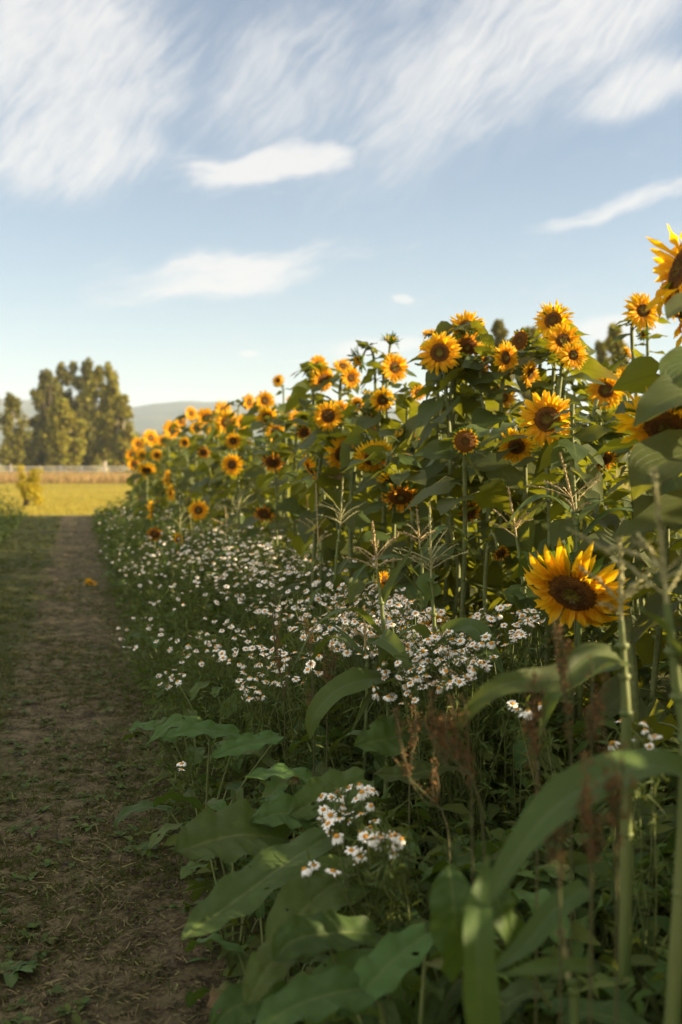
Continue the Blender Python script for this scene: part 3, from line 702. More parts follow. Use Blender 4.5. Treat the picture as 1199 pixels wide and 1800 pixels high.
ROOTS = []
def sunflower(P, nvec, D, kind, label, group, r, leafs=None, extra=None, detail=1, leaf_from=.2, leaf_scale=1.0, leaf_top=.9, root_shift=None):
    """a sunflower whose head centre stands at P and looks along nvec; kind None = no head yet"""
    nvec = nrm(nvec)
    nh = np.array([nvec[0], nvec[1], 0])
    end = P - nvec * .14 * D
    prev = end - nvec * (.10 + .15 * D) - Z * .02
    if nvec[2] < -.25: prev = end - nvec * .07 + Z * .03
    root = prev - nh * (.06 if nvec[2] > -.25 else .16) + np.array([r.normal(0, .05), r.normal(0, .05), 0])
    if root_shift is not None: root = root + np.asarray(root_shift)
    root[2] = float(gz(root[0], root[1])) * (1 if root[1] < 31 else 0)
    ROOTS.append(root[:2].copy())
    hgt = prev[2]
    w = lambda f: root * (1 - f) + np.array([prev[0], prev[1], 0]) * f * 1.0
    mid = [w(.25) * [1, 1, 0] + Z * hgt * .35 + [r.normal(0, .02), r.normal(0, .02), 0], w(.55) * [1, 1, 0] + Z * hgt * .72 + [r.normal(0, .02), r.normal(0, .02), 0]]
    if nvec[2] < -.25:
        a = root * [1, 1, 0] * .55 + prev * [1, 1, 0] * .45 + Z * (hgt + .02 - .10)
        mid[1] = w(.2) * [1, 1, 0] + Z * hgt * .74
        pts = bez([root - Z * .05] + mid + [a, prev + Z * .015, end], 22)
    else:
        pts = bez([root - Z * .05] + mid + [prev - Z * .10 - nh * .04, prev, end], 22)
    t = tag(empty('sunflower', root), label, 'sunflower', group)
    st = MB(); rad = np.interp(np.linspace(0, 1, 22), [0, .7, .93, 1], [.015, .0105, .008, .012]) * (.75 + .25 * D / .2)
    st.tube(pts, rad, 7 if detail else 4)
    st.build('stem', M_STEM, t, origin=root)
    fl = MB()
    nl = leafs if leafs is not None else int(10 + hgt * 7.5)
    f = np.linspace(leaf_from, leaf_top, nl) + r.normal(0, .012, nl)
    f = np.clip(f, .05, .95)
    ii = np.clip((f * 21).astype(int), 0, 20)
    nodep = pts[ii] + (pts[ii + 1] - pts[ii]) * (f * 21 - ii)[:, None]
    an = np.arange(nl) * 2.4 + r.uniform(0, 6.28) + r.normal(0, .25, nl)
    out = np.stack([np.cos(an), np.sin(an), 0 * an], -1)
    L = np.interp(f, [0, .3, .6, .85, .95], [.235, .235, .19, .11, .075]) * r.uniform(.65, 1.2, nl) * leaf_scale
    pl = L * r.uniform(.3, .55, nl)
    el = np.interp(f, [.2, .9], [.15, .6]) + r.normal(0, .15, nl)
    tip = nodep + (out * np.cos(el)[:, None] + Z * np.sin(el)[:, None]) * pl[:, None]
    if detail:
        for i in range(nl):
            fl.tube(np.array([nodep[i], (nodep[i] + tip[i]) / 2 + Z * .01, tip[i]]), [.0045, .0035, .003], 4, 1)
    de = np.interp(f, [.2, .9], [-.55, .05]) + r.normal(0, .28, nl)
    dv = out * np.cos(de)[:, None] + Z * np.sin(de)[:, None]
    up = nrm(Z + .35 * r.normal(size=(nl, 3)))
    leaves(fl, tip, dv, up, L, L * r.uniform(.72, .95, nl), 'heart', r.uniform(.05, .4, nl), r.uniform(-.1, .4, nl), .16, 5 if detail else 3, 8 if detail else 5, .4, r=r)
    if extra:
        for pp, wd, face in extra:
            strap(fl, pp, wd, face, 'heart', 12, 9, .2, .12, 0, .5, r=r)
    fl.build('foliage', [M_SUNLEAF, M_STEM], t, origin=root)
    if kind:
        v = HEADS[kind][int(r.integers(len(HEADS[kind])))]
        h = link('flower_head', v[0], t); h.location = [float(x) for x in (P - root)]
        orient(h, nvec, r.uniform(0, 6.28)); s_ = D / HEAD_W[kind]; h.scale = (s_, s_, s_)
        if v[2]: link('petals', v[2], h)
        link('sepals', v[1], h)
    return t
def facing(sx, sy, c=1.0): return nrm(-FWD * c + RGT * sx + UPV * sy)

# photo x, y, apparent width, tilt right, tilt up, towards camera, kind, depth (None = from width), label
HERO = [
 (773,620,70,-.25,.05,1,'grand',None,'large open bloom at the skyline with a green brown eye, facing the camera'),
 (762,584,38,-.2,1.2,.3,'ragged',6.2,'half hidden curled flower just behind the large open skyline bloom'),
 (820,576,58,-.2,.35,1,'ragged',6.0,'skyline bloom partly covered by a green leaf across its face'),
 (821,610,54,.1,-.75,1,'wither',5.9,'dark nodding disc right below the leaf covered skyline bloom'),
 (853,634,54,1.3,-.1,.6,'ragged',5.8,'flower in profile squeezed between the nodding dark disc and an oval bloom'),
 (889,629,54,.75,-.05,1,'bloom',5.6,'narrow oval looking bloom left of the green rimmed seed head'),
 (914,599,42,-.9,.15,.8,'seed',5.9,'petal less brown seed head with a bright green rim against the sky'),
 (972,563,62,-.5,.3,1,'ragged',5.7,'topmost of the three stacked blooms, its petals curled over the face'),
 (990,599,58,.05,.05,1,'bloom',5.5,'middle one of the three stacked blooms with a brown disc'),
 (1008,624,50,.15,-.05,1,'young',5.3,'lowest of the three stacked blooms, smaller with a green eye'),
 (932,657,44,.9,-.25,.8,'ragged',5.6,'tattered side turned flower below the green rimmed seed head'),
 (962,737,92,-.15,-.05,1,'grand',4.6,'big ragged oval bloom with a green centre, standing alone mid right'),
 (1065,686,62,-.08,.0,1,'bloom',6.0,'round flat perfect bloom with a green eye right of the big oval bloom'),
 (1097,665,42,.55,.05,1,'young',6.8,'bloom half hidden behind the round flat one'),
 (1131,546,64,.05,.08,1,'young',6.2,'star shaped bloom on a tall thin stem against the sky near the corner bloom'),
 (1105,621,26,.8,.5,.5,'young',6.8,'small half opened flower in profile on the right skyline'),
 (1131,588,20,-.3,-.5,.6,'bud',6.6,'green bud hanging under the star shaped bloom'),
 (1196,474,165,-1.0,.25,.15,'ragged',2.75,'huge blurred bloom in the upper right corner seen from the side'),
 (1200,556,120,-.8,-.35,-.5,'ragged',2.85,'blurred flower seen from behind under the huge corner bloom'),
 (1172,752,160,-.55,-1.0,.75,'ragged',2.85,'blurred hanging bloom at the right edge half covered by a large leaf'),
 (1006,1042,178,-.8,-1.05,1,'grand',3.1,'large solitary drooping bloom low on the right among the corn'),
 (818,776,48,-.1,.0,1,'seed',4.9,'round brown seed head with pale green fringe amid the leaves'),
 (908,784,60,-.4,-.35,1,'ragged',5.0,'drooping flower with straggling petals left below the big oval bloom'),
 (600,797,58,.75,-.45,1,'grand',6.2,'downturned bloom beside a larger hanging brown disc in the middle wall'),
 (657,805,70,.3,-1.0,1,'grand',6.0,'hanging flower with wide dark disc in the centre of the leaf wall'),
 (690,842,50,.2,-1.6,.5,'ragged',5.7,'hanging head with petals pointing down below the wide dark disc'),
 (704,873,60,.0,-1.1,1,'wither',5.5,'withered rust red head bowed towards the ground mid wall'),
 (546,824,50,-1.0,-.7,.35,'grand',6.6,'side view bloom with petals hanging down left, on a bare straight stem'),
 (577,731,50,.15,-.15,1,'grand',6.8,'spent dark faced flower beside a smaller yellow bloom'),
 (598,720,32,.3,-.05,1,'bloom',7.4,'smaller yellow bloom touching the spent dark faced flower'),
 (629,711,26,-.3,-.3,1,'bloom',8.2,'little yellow flower half sunk in leaves right of the paired blooms'),
 (673,703,40,.1,-.3,1,'ragged',6.8,'bloom peeping above a broad leaf in the middle of the wall'),
 (694,646,48,.4,-.05,1,'bloom',7.4,'skyline bloom on an arched stem right of the two green buds'),
 (687,600,34,.2,1.3,.4,'bud',7.6,'spiky green bud pointing upward against white cloud'),
 (632,632,36,-.7,-.5,.5,'bud',7.6,'nodding green spiky bud left of the upright bud'),
 (560,642,34,.4,.15,1,'bloom',9.2,'uppermost bloom of the left skyline cluster'),
 (568,668,46,.7,-.5,1,'grand',8.6,'dark disc flower hanging under the uppermost left skyline bloom'),
 (604,644,36,.2,.8,.8,'ragged',8.8,'flat lying bloom on the skyline left of the nodding bud'),
 (617,664,36,.5,-.2,1,'bloom',8.4,'bloom just below the flat lying skyline flower'),
 (489,669,22,-.3,.3,1,'young',11.5,'tiny flower on a lone leafy stalk sticking out over the row'),
 (438,707,28,.9,-.1,.8,'ragged',13.0,'side turned flower clear of the leaves at the mountain end'),
 (466,704,32,.2,.1,1,'ragged',11.5,'upper flower of a ragged bunch of three left of the lone stalk'),
 (471,735,42,-.4,-.6,1,'ragged',11.0,'middle flower of the ragged bunch with claw like petals'),
 (484,757,36,.5,-.9,.8,'ragged',10.8,'lowest flower of the ragged bunch, hanging'),
 (512,708,26,-.8,0,.8,'bloom',11.4,'flower beside the lone stalk partly behind leaves'),
 (480,812,38,.0,-.9,1,'wither',8.6,'dark bowed seed head in shade over the daisies'),
 (408,817,38,-.2,.1,1,'bloom',10.0,'single bright oval bloom in the shaded far wall'),
 (349,897,34,.05,.05,1,'bloom',11.0,'low bloom on a thin stalk standing among the white daisies'),
 (265,897,32,-1.1,.1,.3,'ragged',14.0,'low flower turned away left of the bloom among the daisies'),
 (272,938,26,.3,-.4,1,'wither',12.0,'orange faded flower low in the far daisies'),
 (313,948,22,.9,.0,.6,'ragged',11.0,'little orange flower in profile below the low bloom among daisies'),
 (392,722,34,.9,.2,.8,'ragged',15.0,'tall blurred bloom in profile at the left end of the skyline'),
 (398,742,40,.4,-.4,1,'ragged',14.5,'blurred bloom hanging right beside the tall one in profile'),
 (362,735,34,.2,-.1,1,'bloom',16.5,'blurred yellow bloom in front of the mountain foot'),
 (336,727,24,.8,.1,1,'bloom',18.0,'small blurred bloom raised over the row near the mountain foot'),
 (302,755,32,.5,.0,1,'bloom',20.0,'blurred double petalled bloom at the narrow end of the row'),
 (410,775,28,.2,-.3,1,'ragged',13.0,'blurred orange bloom halfway down the far wall'),
 (358,795,22,.0,-.7,1,'wither',14.0,'dark orange nodding head in the far shaded wall'),
 (265,770,32,.6,.3,1,'bloom',22.0,'pale yellow blurred bloom near the end of the row'),
 (243,781,24,.2,.2,1,'bloom',24.0,'small blurred flower next to the bright tree at row end'),
 (233,800,28,.1,.0,1,'bloom',26.0,'very last blurred flower in front of the birch trees'),
 (236,815,24,.3,-.3,1,'ragged',25.0,'blurred flower under the very last one'),
 (258,826,34,.2,-1.2,.8,'ragged',20.0,'wide flat hanging flower near the row end'),
 (294,841,28,-1.0,.2,.5,'ragged',17.0,'upper one of two side turned flowers stacked over the dark leaves'),
 (300,866,28,-1.0,-.1,.5,'ragged',16.0,'lower one of two side turned flowers stacked over the dark leaves'),
 (825,900,40,.5,-.3,1,'wither',5.2,'orange faded flower behind a hanging leaf low in the wall'),
 (880,973,30,.4,-.6,.8,'wither',4.9,'shrivelled orange flower deep in the lower leaves'),
 (465,903,36,-.2,-.8,1,'wither',8.5,'faded orange head low behind the upper daisies'),
 (764,1098,46,.2,.2,1,'bloom',4.5,'small yellow bloom tucked behind the daisies and corn stalk'),
 (836,1100,36,.2,.4,.8,'bloom',4.5,'pale yellow flower behind daisies right of the tucked bloom'),
 (675,1020,30,.7,.1,.8,'ragged',4.6,'yellow flower in profile behind the corn tassel'),
 (1060,808,46,.1,-1.0,.9,'wither',4.6,'dark bare seed head bowed in shade below the round flat bloom'),
 (285,775,20,.2,.1,1,'bloom',21.0,None), (318,742,20,.4,.2,1,'bloom',18.5,None), (345,752,22,.2,-.2,1,'ragged',17.0,None),
 (376,760,24,.4,-.5,1,'ragged',15.5,None), (325,778,20,.1,-.3,1,'ragged',18.0,None), (425,742,24,.5,-.1,1,'bloom',13.0,None),
 (250,800,20,.1,-.2,1,'bloom',23.0,None), (275,800,20,.4,-.3,1,'ragged',21.0,None), (535,760,28,.3,-.6,1,'wither',8.8,None),
 (520,735,26,.6,.0,.9,'ragged',9.5,None), (648,742,28,.2,-.5,1,'wither',7.0,None), (735,690,28,.4,-.2,1,'ragged',7.0,None),
]
LEAFP = lambda *pts: [at(*p) for p in pts]
UPF = nrm(Z * .8 - FWD * .5)
EXTRA = {
 17: [(LEAFP((1240, 520, 2.6), (1190, 540, 2.5), (1172, 562, 2.45)), .07, UPF), (LEAFP((1260, 640, 2.6), (1200, 650, 2.5), (1170, 700, 2.45)), .15, UPF), (LEAFP((1275, 700, 2.6), (1210, 690, 2.45), (1150, 715, 2.4), (1112, 752, 2.4)), .15, UPF)],
 19: [(LEAFP((1270, 810, 2.7), (1200, 800, 2.6), (1140, 830, 2.5), (1112, 880, 2.5)), .20, UPF), (LEAFP((1250, 870, 2.8), (1190, 900, 2.75), (1130, 925, 2.7), (1085, 945, 2.7)), .12, UPF)],
 20: [(LEAFP((1090, 960, 3.2), (1050, 955, 3.15), (1005, 985, 3.1)), .10, UPF)],
}
hr = np.random.default_rng(301)
for i, (px, py, w, sx, sy, c_, kind, d, label) in enumerate(HERO):
    if d is None: d = FPX * .21 / w
    D = w * d / FPX
    P_ = at(px, py, d)
    if label is None:
        label, grp = 'blurred small yellow sunflower filling in between the larger heads of the row', 'blurred sunflowers between the larger heads'
    else:
        grp = 'sunflowers in the row along the path'; label = label.replace('  ', ' ')
    low = P_[2] < 1.15
    shift = None
    if i == 17: shift = (.22, -.05, 0)
    if i == 18: shift = (.25, .1, 0)
    if i == 19: shift = (.12, .1, 0)
    sunflower(P_, facing(sx, sy, c_), min(D, .34), kind, label, grp, hr, extra=EXTRA.get(i), detail=1 if d < 9 else 0,
              leafs=(4 if low else None) if i != 39 else 12, leaf_scale=.6 if low or kind in ('young', 'bud') else 1.0,
              leaf_from=.5 if low else .12, root_shift=shift)

SKY_X = [-100, 230, 300, 400, 500, 600, 700, 850, 1000, 1199, 1400]
SKY_Y = [800, 788, 762, 740, 712, 680, 655, 655, 668, 640, 600]
HEROROOTS = list(ROOTS)
fr_ = np.random.default_rng(303)
GF = 'leafy sunflower plants filling the rows'
LF_A = 'leafy sunflower plant without open flower in the sharp near part of the wall'
LF_B = 'leafy sunflower plant without open flower in the blurred far part of the wall'
count = 0
for x0 in (1.74, 1.9, 2.35, 2.9, 3.5):
    y = (2.6 if x0 > 1.8 else 3.6) + fr_.uniform(0, .4)
    while y < 30.6:
        x = x0 + fr_.normal(0, .10) - (.10 * (y > 14) if x0 < 2 else 0)
        yy = y + fr_.normal(0, .08)
        px, py, d = project((x, yy, 1.9))
        step = (.46 if y < 9 else .62 if y < 16 else .95) * (1 if x0 < 2.6 else 1.35)
        y += step
        if px > 1330 or (x0 < 1.8 and fr_.uniform() < .45): continue
        near = min([math.hypot(x - q_[0], yy - q_[1]) for q_ in HEROROOTS] + [9])
        if near < .17: continue
        zmax = H + d * (815 - np.interp(px, SKY_X, SKY_Y)) / FPX
        zt = min(fr_.uniform(1.55, 2.15) if x0 > 1.8 else fr_.uniform(.95, 1.45), zmax - fr_.uniform(0, .12) - .03)
        P_ = np.array([x, yy, zt])
        kk = fr_.uniform()
        n_ = nrm([-.8 + fr_.normal(0, .5), -.4 + fr_.normal(0, .4), fr_.uniform(-.6, .6)])
        kind = 'bud' if kk < .08 else (('bloom', 'ragged', 'bloom', 'young', 'wither')[int(fr_.integers(5))] if kk < (.34 if yy < 13 else .14) and x0 > 1.8 else None)
        if kind not in (None, 'bud'):
            fx, fy, fd = project(P_)
            if any(math.hypot(fx - q_[0], fy - q_[1]) < q_[2] * .55 + 32 for q_ in HERO): kind = None
        Df = .11 if kind in (None, 'bud') else fr_.uniform(.15, .21)
        lab_ = (LF_A if d < 9.5 else LF_B)
        gf_ = GF
        if kind not in (None, 'bud'):
            n_ = nrm([-.35 + fr_.normal(0, .45), -.8, fr_.normal(-.05, .35)]); gf_ = 'smaller blooms scattered in the rows'
            lab_ = 'secondary bloom half sunk among the leaves of the sharp near wall' if d < 9.5 else 'secondary bloom half sunk among the leaves of the blurred far wall'
        sunflower(P_, n_ if kind else nrm([.2 * fr_.normal(), .2 * fr_.normal(), 1]), Df, kind, lab_, gf_, fr_,
                  leafs=int((18 + zt * 11) * (1 if d < 16 else .75)), detail=1 if d < 8 else 0, leaf_scale=.86 if d < 12 else 1.15, leaf_from=.08, leaf_top=.95)
        count += 1
print('filler', count, 'sunflowers', len(ROOTS))
# crowded interior of the field, plus unseen rows added to shade the foreground
mr = np.random.default_rng(305); mb = MB(); st = []
for x0 in np.arange(4.1, 6.3, .85):
    for y0 in np.arange(-3.0, 30, .55 if x0 < 4.5 else .8):
        st.append((x0 + mr.normal(0, .12), y0 + mr.normal(0, .12), mr.uniform(1.15, 1.6) if y0 > 4 else mr.uniform(1.6, 2.0)))
for x0 in np.arange(1.9, 4.1, .4):
    for y0 in np.arange(-3.2, 5.5, .4):
        a_ = project((x0, y0, 1.9))
        if (a_[0] > 1345 or a_[2] < .3) and x0 > 1.95 - .2 * (y0 < 1.5): st.append((x0 + mr.normal(0, .08), y0 + mr.normal(0, .08), mr.uniform(1.6, 2.05)))
bs, dv, Ls = [], [], []
for x, y, z in st:
    mb.tube(np.array([[x, y, 0], [x + mr.normal(0, .03), y + mr.normal(0, .03), z * .6], [x + mr.normal(0, .06), y, z]]), [.014, .01, .006], 4, 1)
    nl = 24 if y < 4 else 13; f = np.linspace(.12, .97, nl); an = np.arange(nl) * 2.4 + mr.uniform(0, 6.28)
    pl = mr.uniform(.06, .16, nl)
    bs.append(np.stack([x + np.cos(an) * pl, y + np.sin(an) * pl, z * f + .04], -1))
    dv.append(np.stack([np.cos(an), np.sin(an), mr.normal(-.25, .3, nl)], -1)); Ls.append(np.interp(f, [.2, .6, 1], [.2, .27, .12]) * mr.uniform(.8, 1.2, nl))
bs, dv, Ls = np.concatenate(bs), np.concatenate(dv), np.concatenate(Ls)
leaves(mb, bs, dv, nrm(Z + .3 * mr.normal(size=bs.shape)), Ls, Ls * .85, 'heart', .2, .2, .15, 3, 5, .4, r=mr)
tag(mb.build('sunflower_foliage', [M_SUNLEAF, M_STEM]), 'mass of sunflower stems and leaves inside the field, with unseen rows added for shade', 'crop', None, 'stuff')

# fallen flower on the path
p = at(160, 1030, 13.0); p[2] = float(gz(p[0], p[1])) + .015
root = tag(empty('fallen_flower', p), 'small orange flower lying fallen at the edge of the brown path', 'flower')
v = HEADS['ragged'][0]; h = link('flower_head', v[0], root); h.scale = (.17,) * 3; h.rotation_euler = (.5, .3, .4); link('petals', v[2], h); link('sepals', v[1], h)

# ------------------------------------------------------------------ daisies
def daisy_mesh(seed):
    r = np.random.default_rng(seed); mb = MB(); n = 15; old = seed >= 405
    b, dv = radial(n, .17, r.normal(-.9 if old else -.02, .16, n), 0, r, .06)
    leaves(mb, b, dv, Z, .34 * r.uniform(.85, 1.1, n), .145, 'dock', r.uniform(.0, .3, n), .15, .1, 3, 4, 0, 0, r=r)
    an = np.linspace(0, 2 * np.pi, 10, endpoint=False); rr = np.array([.01, .09, .16, .19, .15]); zz = np.array([.12, .10, .05, 0, -.05])
    mb.grids(np.stack([rr[:, None] * np.cos(an), rr[:, None] * np.sin(an), np.repeat(zz[:, None], 10, 1)], -1)[::-1], 1, wrap=True)
    return mb
DM = [daisy_mesh(400 + i).mesh('daisy_flower', [M_WHITE, M_YOLK]) for i in range(7)]
dr = np.random.default_rng(411)
CL = [(560,1055,250,66,24,300),(420,962,150,40,6,130),(690,1085,115,50,22,100),(780,1155,85,50,-8,85),(890,1098,62,34,0,34),
      (300,1010,100,55,20,60),(225,965,55,40,20,28),(420,1135,85,40,20,30),(505,1170,70,36,0,16),(440,1212,30,24,0,9),(302,1192,26,16,0,8),
      (440,888,60,18,0,30),(195,905,40,18,0,18),(240,1110,45,34,0,14),(600,1425,62,50,20,15),(560,1527,34,14,-10,5),(685,1478,28,16,0,7),
      (925,1243,30,14,0,4),(316,1346,6,8,0,2),(640,1390,40,14,0,4),(1110,1300,44,40,0,6),(640,960,120,26,10,34),(340,1145,50,26,20,12),(650,1500,46,30,0,5),
      (700,1200,50,40,0,16),(260,900,60,16,0,18)]
fl_ = []
for cx, cy, rx, ry, rot, n in CL:
    for _ in range(int(n * 1.9)):
        if n > 20:
            u = nrm(dr.normal(size=2)) * math.sqrt(dr.uniform(0, 1.15))
        else: u = nrm(dr.normal(size=2)) * math.sqrt(dr.uniform(0, 1.0))
        c_, s_ = math.cos(R(rot)), math.sin(R(rot))
        px = cx + u[0] * rx * c_ - u[1] * ry * s_; py = cy + u[0] * rx * s_ + u[1] * ry * c_
        jz = dr.normal(0, .05); z = .7
        for _ in range(8):
            d = (H - z) * FPX / max(py - 815, 40)
            P_ = at(px, py, d); z = .5 * z + .5 * (float(np.interp(P_[0], [.3, .5, .8, 1.2, 2.2], [.25, .45, .67, .82, .97])) + jz)
        if d < 27: fl_.append((P_, d))
cells = {}
for P_, d in fl_:
    cs_ = .40 if d < 7 else .9
    cells.setdefault((cs_, int(P_[0] / cs_), int(P_[1] / cs_)), []).append((P_, d))
ND = 0
for key, lst in sorted(cells.items()):
    Ps = np.array([p for p, d in lst]); dm = np.mean([d for p, d in lst])
    root = Ps.mean(0) + [dr.normal(.06, .05), dr.normal(.05, .05), 0]; root[2] = float(gz(root[0], root[1])) - .01
    if dm < 3.4: lab, grp = 'small daisy clump growing up through the broad dock leaves in front', 'daisies between the near dock leaves'
    elif root[0] > 1.72 and dm < 6.5: lab, grp = 'daisy plant in shade behind the corn, below the sunflower wall', 'daisies behind the corn'
    elif root[0] < .66 and dm < 9: lab, grp = 'sparse daisy plant leaning out over the edge of the brown path', 'daisies on the path edge'
    elif dm < 7: lab, grp = 'bushy daisy plant in the thick sharp drift of white flowers', 'daisies in the thick drift'
    else: lab, grp = 'blurred daisy plant in the far white drift under the sunflowers', 'daisies in the far drift'
    t = tag(empty('daisy_plant', root), lab, 'daisy plant', grp)
    st = MB(); ft = MB(); far = MB()
    rts = root + dr.normal(0, .05, (len(Ps), 3)) * [1, 1, 0]
    tb, td = [], []
    for P_, q_ in zip(Ps, rts):
        m_ = (q_ + P_) / 2 + [dr.normal(0, .03), dr.normal(0, .03), .05]
        c_ = bez([q_, m_, P_ - Z * .002], 8); st.tube(c_, np.linspace(.0026, .0014, 8), 3)
        for _ in range(10 if dm < 7 else 7):
            f = dr.uniform(.05, .93); b = c_[min(7, int(f * 8))] + dr.normal(0, .006, 3)
            for _ in range(6): tb.append(b + dr.normal(0, .014, 3)); td.append(dr.normal(0, 1, 3) + [0, 0, .5])
    for _ in range(90 if dm < 7 else 40):     # leafy base
        b = root + [dr.normal(0, .13), dr.normal(0, .13), abs(dr.normal(0, .22))]
        for _ in range(5): tb.append(b + dr.normal(0, .018, 3)); td.append(dr.normal(0, 1, 3) + [0, 0, .6])
    tb, td = np.array(tb), np.array(td); tb[:, 2] = np.maximum(tb[:, 2], root[2] + .01)
    Lf = dr.uniform(.015, .05, len(tb)) * (1 if dm < 7 else 1.5)
    leaves(ft, tb, td, nrm(dr.normal(size=tb.shape)), Lf, Lf * .13 + .001, 'blade', .2, .2, 0, 2, 3, 0, r=dr)
    st.build('stems', M_STALK, t, origin=root); ft.build('foliage', M_FEATHER, t, smooth=False, origin=root)
    for P_ in Ps:
        h = link('flower', DM[int(dr.integers(7))], t); h.location = [float(x) for x in (P_ - root)]
        orient(h, nrm([dr.normal(-.25, .4), dr.normal(-.2, .4), 1.0]), dr.uniform(0, 6.28)); s_ = dr.uniform(.026, .042); h.scale = (s_, s_, s_ * dr.uniform(.8, 1.3)); ND += 1
print('daisies', ND, 'plants', len(cells))

# ------------------------------------------------------------------ corn
cr_ = np.random.default_rng(501)
def corn(label, stalk, tip, d, leafs=(), nbr=8, col=None, rad=.011, brl=.13, dens=1.0, spread=1.0):
    pts = [at(x, y, d) for x, y in stalk]
    root = pts[0].copy(); root[2] = float(gz(root[0], root[1])); root[:2] += cr_.normal(0, .02, 2)
    t = tag(empty('corn_plant', root), label, 'corn plant', 'corn plants among the daisies')
    st = MB(); allp = bez([root - Z * .03] + pts, 24)
    st.tube(allp, np.linspace(rad * 1.15, rad * .45, 24), 7)
    for f in np.arange(2, 22, 4): st.tube(np.array([allp[f] - Z * .006, allp[f], allp[f] + Z * .006]), [rad * .9, rad * 1.22, rad * .9], 7)
    st.build('stalk', M_STALK, t, origin=root)
    tp = at(tip[0], tip[1], d); b0 = pts[-1]
    ts = MB(); ax = nrm(tp - b0); Lt = np.linalg.norm(tp - b0)
    def spike(a, b, n, r0, sz):
        c_ = bez([a, (a + b) / 2 + Z * .008, b], 8); ts.tube(c_, np.linspace(r0, r0 * .6, 8), 5)
        f = cr_.uniform(.12, 1, n); i = np.minimum((f * 7).astype(int), 6); p_ = c_[i] + (c_[i + 1] - c_[i]) * (f * 7 - i)[:, None]
        tg = nrm(b - a); dv = nrm(tg * .95 + cr_.normal(0, .27, (n, 3)))
        leaves(ts, p_, dv, nrm(cr_.normal(size=(n, 3))), sz * cr_.uniform(.7, 1.3, n), sz * .42, 'lance', .1, .3, 0, 3, 3, 0, r=cr_)
    spike(b0, tp, int(200 * dens), .0042, .013)
    for i in range(nbr):
        a = i * 2.4 + cr_.uniform(0, .6); q_ = b0 + ax * Lt * cr_.uniform(.0, .30)
        e = nrm(np.array([math.cos(a), math.sin(a), 0]) * cr_.uniform(.7, 1.2) * spread + Z * cr_.uniform(.35, 1.0))
        spike(q_, q_ + e * brl * cr_.uniform(.6, 1.15) - Z * .01, int(44 * dens), .002, .012)
    ts.build('tassel', col or M_TASSEL, t, origin=root)
    for lp, wpx in leafs:
        lm = MB()
        P_ = [at(*(q_ if len(q_) == 3 else (q_[0], q_[1], d))) for q_ in lp]
        strap(lm, P_, wpx * d / FPX, nrm(Z * .75 - FWD * .6), 'strap', 22, 9, .28, .18, cr_.normal(0, .35), r=cr_)
        lm.build('leaf', M_CORN, t, origin=root)
    # lower leaves out of the stalk
    for i in range(4 if d > 2.6 else 0):
        lm = MB(); f = cr_.uniform(.25, .7); b = allp[int(f * 23)]; a = cr_.uniform(0, 6.28); o_ = np.array([math.cos(a), math.sin(a), 0]); L = cr_.uniform(.25, .42)
        strap(lm, [b, b + o_ * L * .35 + Z * L * .3, b + o_ * L * .75 + Z * L * .22, b + o_ * L * 1.05 - Z * L * .15], cr_.uniform(.035, .055), Z, 'strap', 14, 5, .28, .18, cr_.normal(0, .4), r=cr_)
        lm.build('leaf', M_CORN, t, origin=root)
    return t
corn('corn plant with pink brown tassel and two folded leaves in the thick of the daisies', [(684,1268),(674,1100),(663,1000)], (655,920), 3.6,
     [([(690,1192),(640,1196,3.5),(590,1215,3.45),(553,1258,3.4),(545,1300,3.4)], 46), ([(676,1175),(664,1135,3.55),(672,1122,3.5),(705,1150,3.4),(726,1192,3.35)], 40), ([(672,1062),(688,1020),(726,962)], 15)], brl=.12)
corn('corn plant with tall many armed tassel and a leaf bent over daisies', [(765,1268),(764,1120),(758,1015)], (755,886), 3.7,
     [([(765,1130),(805,1106,3.65),(835,1106,3.6),(862,1145,3.55),(887,1188,3.5)], 42), ([(763,1050),(750,1022),(772,1012)], 40)], 11, M_TASSELG, brl=.14)
corn('short corn plant with reddish spike between two taller ones', [(646,1200),(642,1135)], (640,1068), 3.9, (), 5, None, .009, .09)
corn('corn plant with sparse pink tassel below the orange faded flower', [(935,1185),(918,1010),(908,945)], (894,860), 4.3,
     [([(925,1070),(905,1046),(930,1052),(955,1092)], 44)], 8, brl=.13)
corn('corn plant with thick upright pink tassel beside the big oval bloom', [(1016,965),(1010,900)], (985,798), 4.0, (), 7, None, .011, .15, 1.5)
corn('blurred corn stalk with pale green spike before the big drooping bloom', [(1102,1350),(1096,1170),(1092,1090)], (1089,952), 2.1,
     [([(1098,1160),(1045,1152,2.05),(985,1192,2.0),(870,1210,1.95),(772,1312,1.95)], 52), ([(1096,1165),(1030,1185,2.15),(972,1225,2.2),(948,1295,2.2)], 40)], 6, M_TASSELG, .012, .11, 1.4, 1.0)
corn('blurred tall corn plant nearest the right edge with its long arched leaf', [(1205,1420),(1190,1200),(1172,1060)], (1150,832), 1.75,
     [([(1240,1400),(1180,1352,1.7),(1110,1352,1.62),(1020,1390,1.55),(950,1445,1.5),(890,1530,1.48),(856,1592,1.47)], 80), ([(1200,1160),(1160,1100,1.7),(1108,1062,1.68)], 62),
      ], 7, M_TASSELG, .013, .17, 1.6, 1.4)
corn('green corn tassel like a feather in front of the leaf wall', [(590,1010),(598,925)], (603,842), 5.4, (), 16, M_TASSELG, .009, .17, .8)
corn('thin corn tassel rising over the upper daisies', [(564,1010),(560,955)], (555,852), 5.8, (), 5, None, .009, .13)
corn('corn tassel behind the many armed one, against dark leaves', [(742,1010),(738,960)], (733,898), 4.5, (), 7, None, .009, .12)
corn('blurred thin corn spike left of the low sunflower', [(318,985),(317,930)], (316,872), 9.8, (), 5, M_TASSELG, .010, .2)
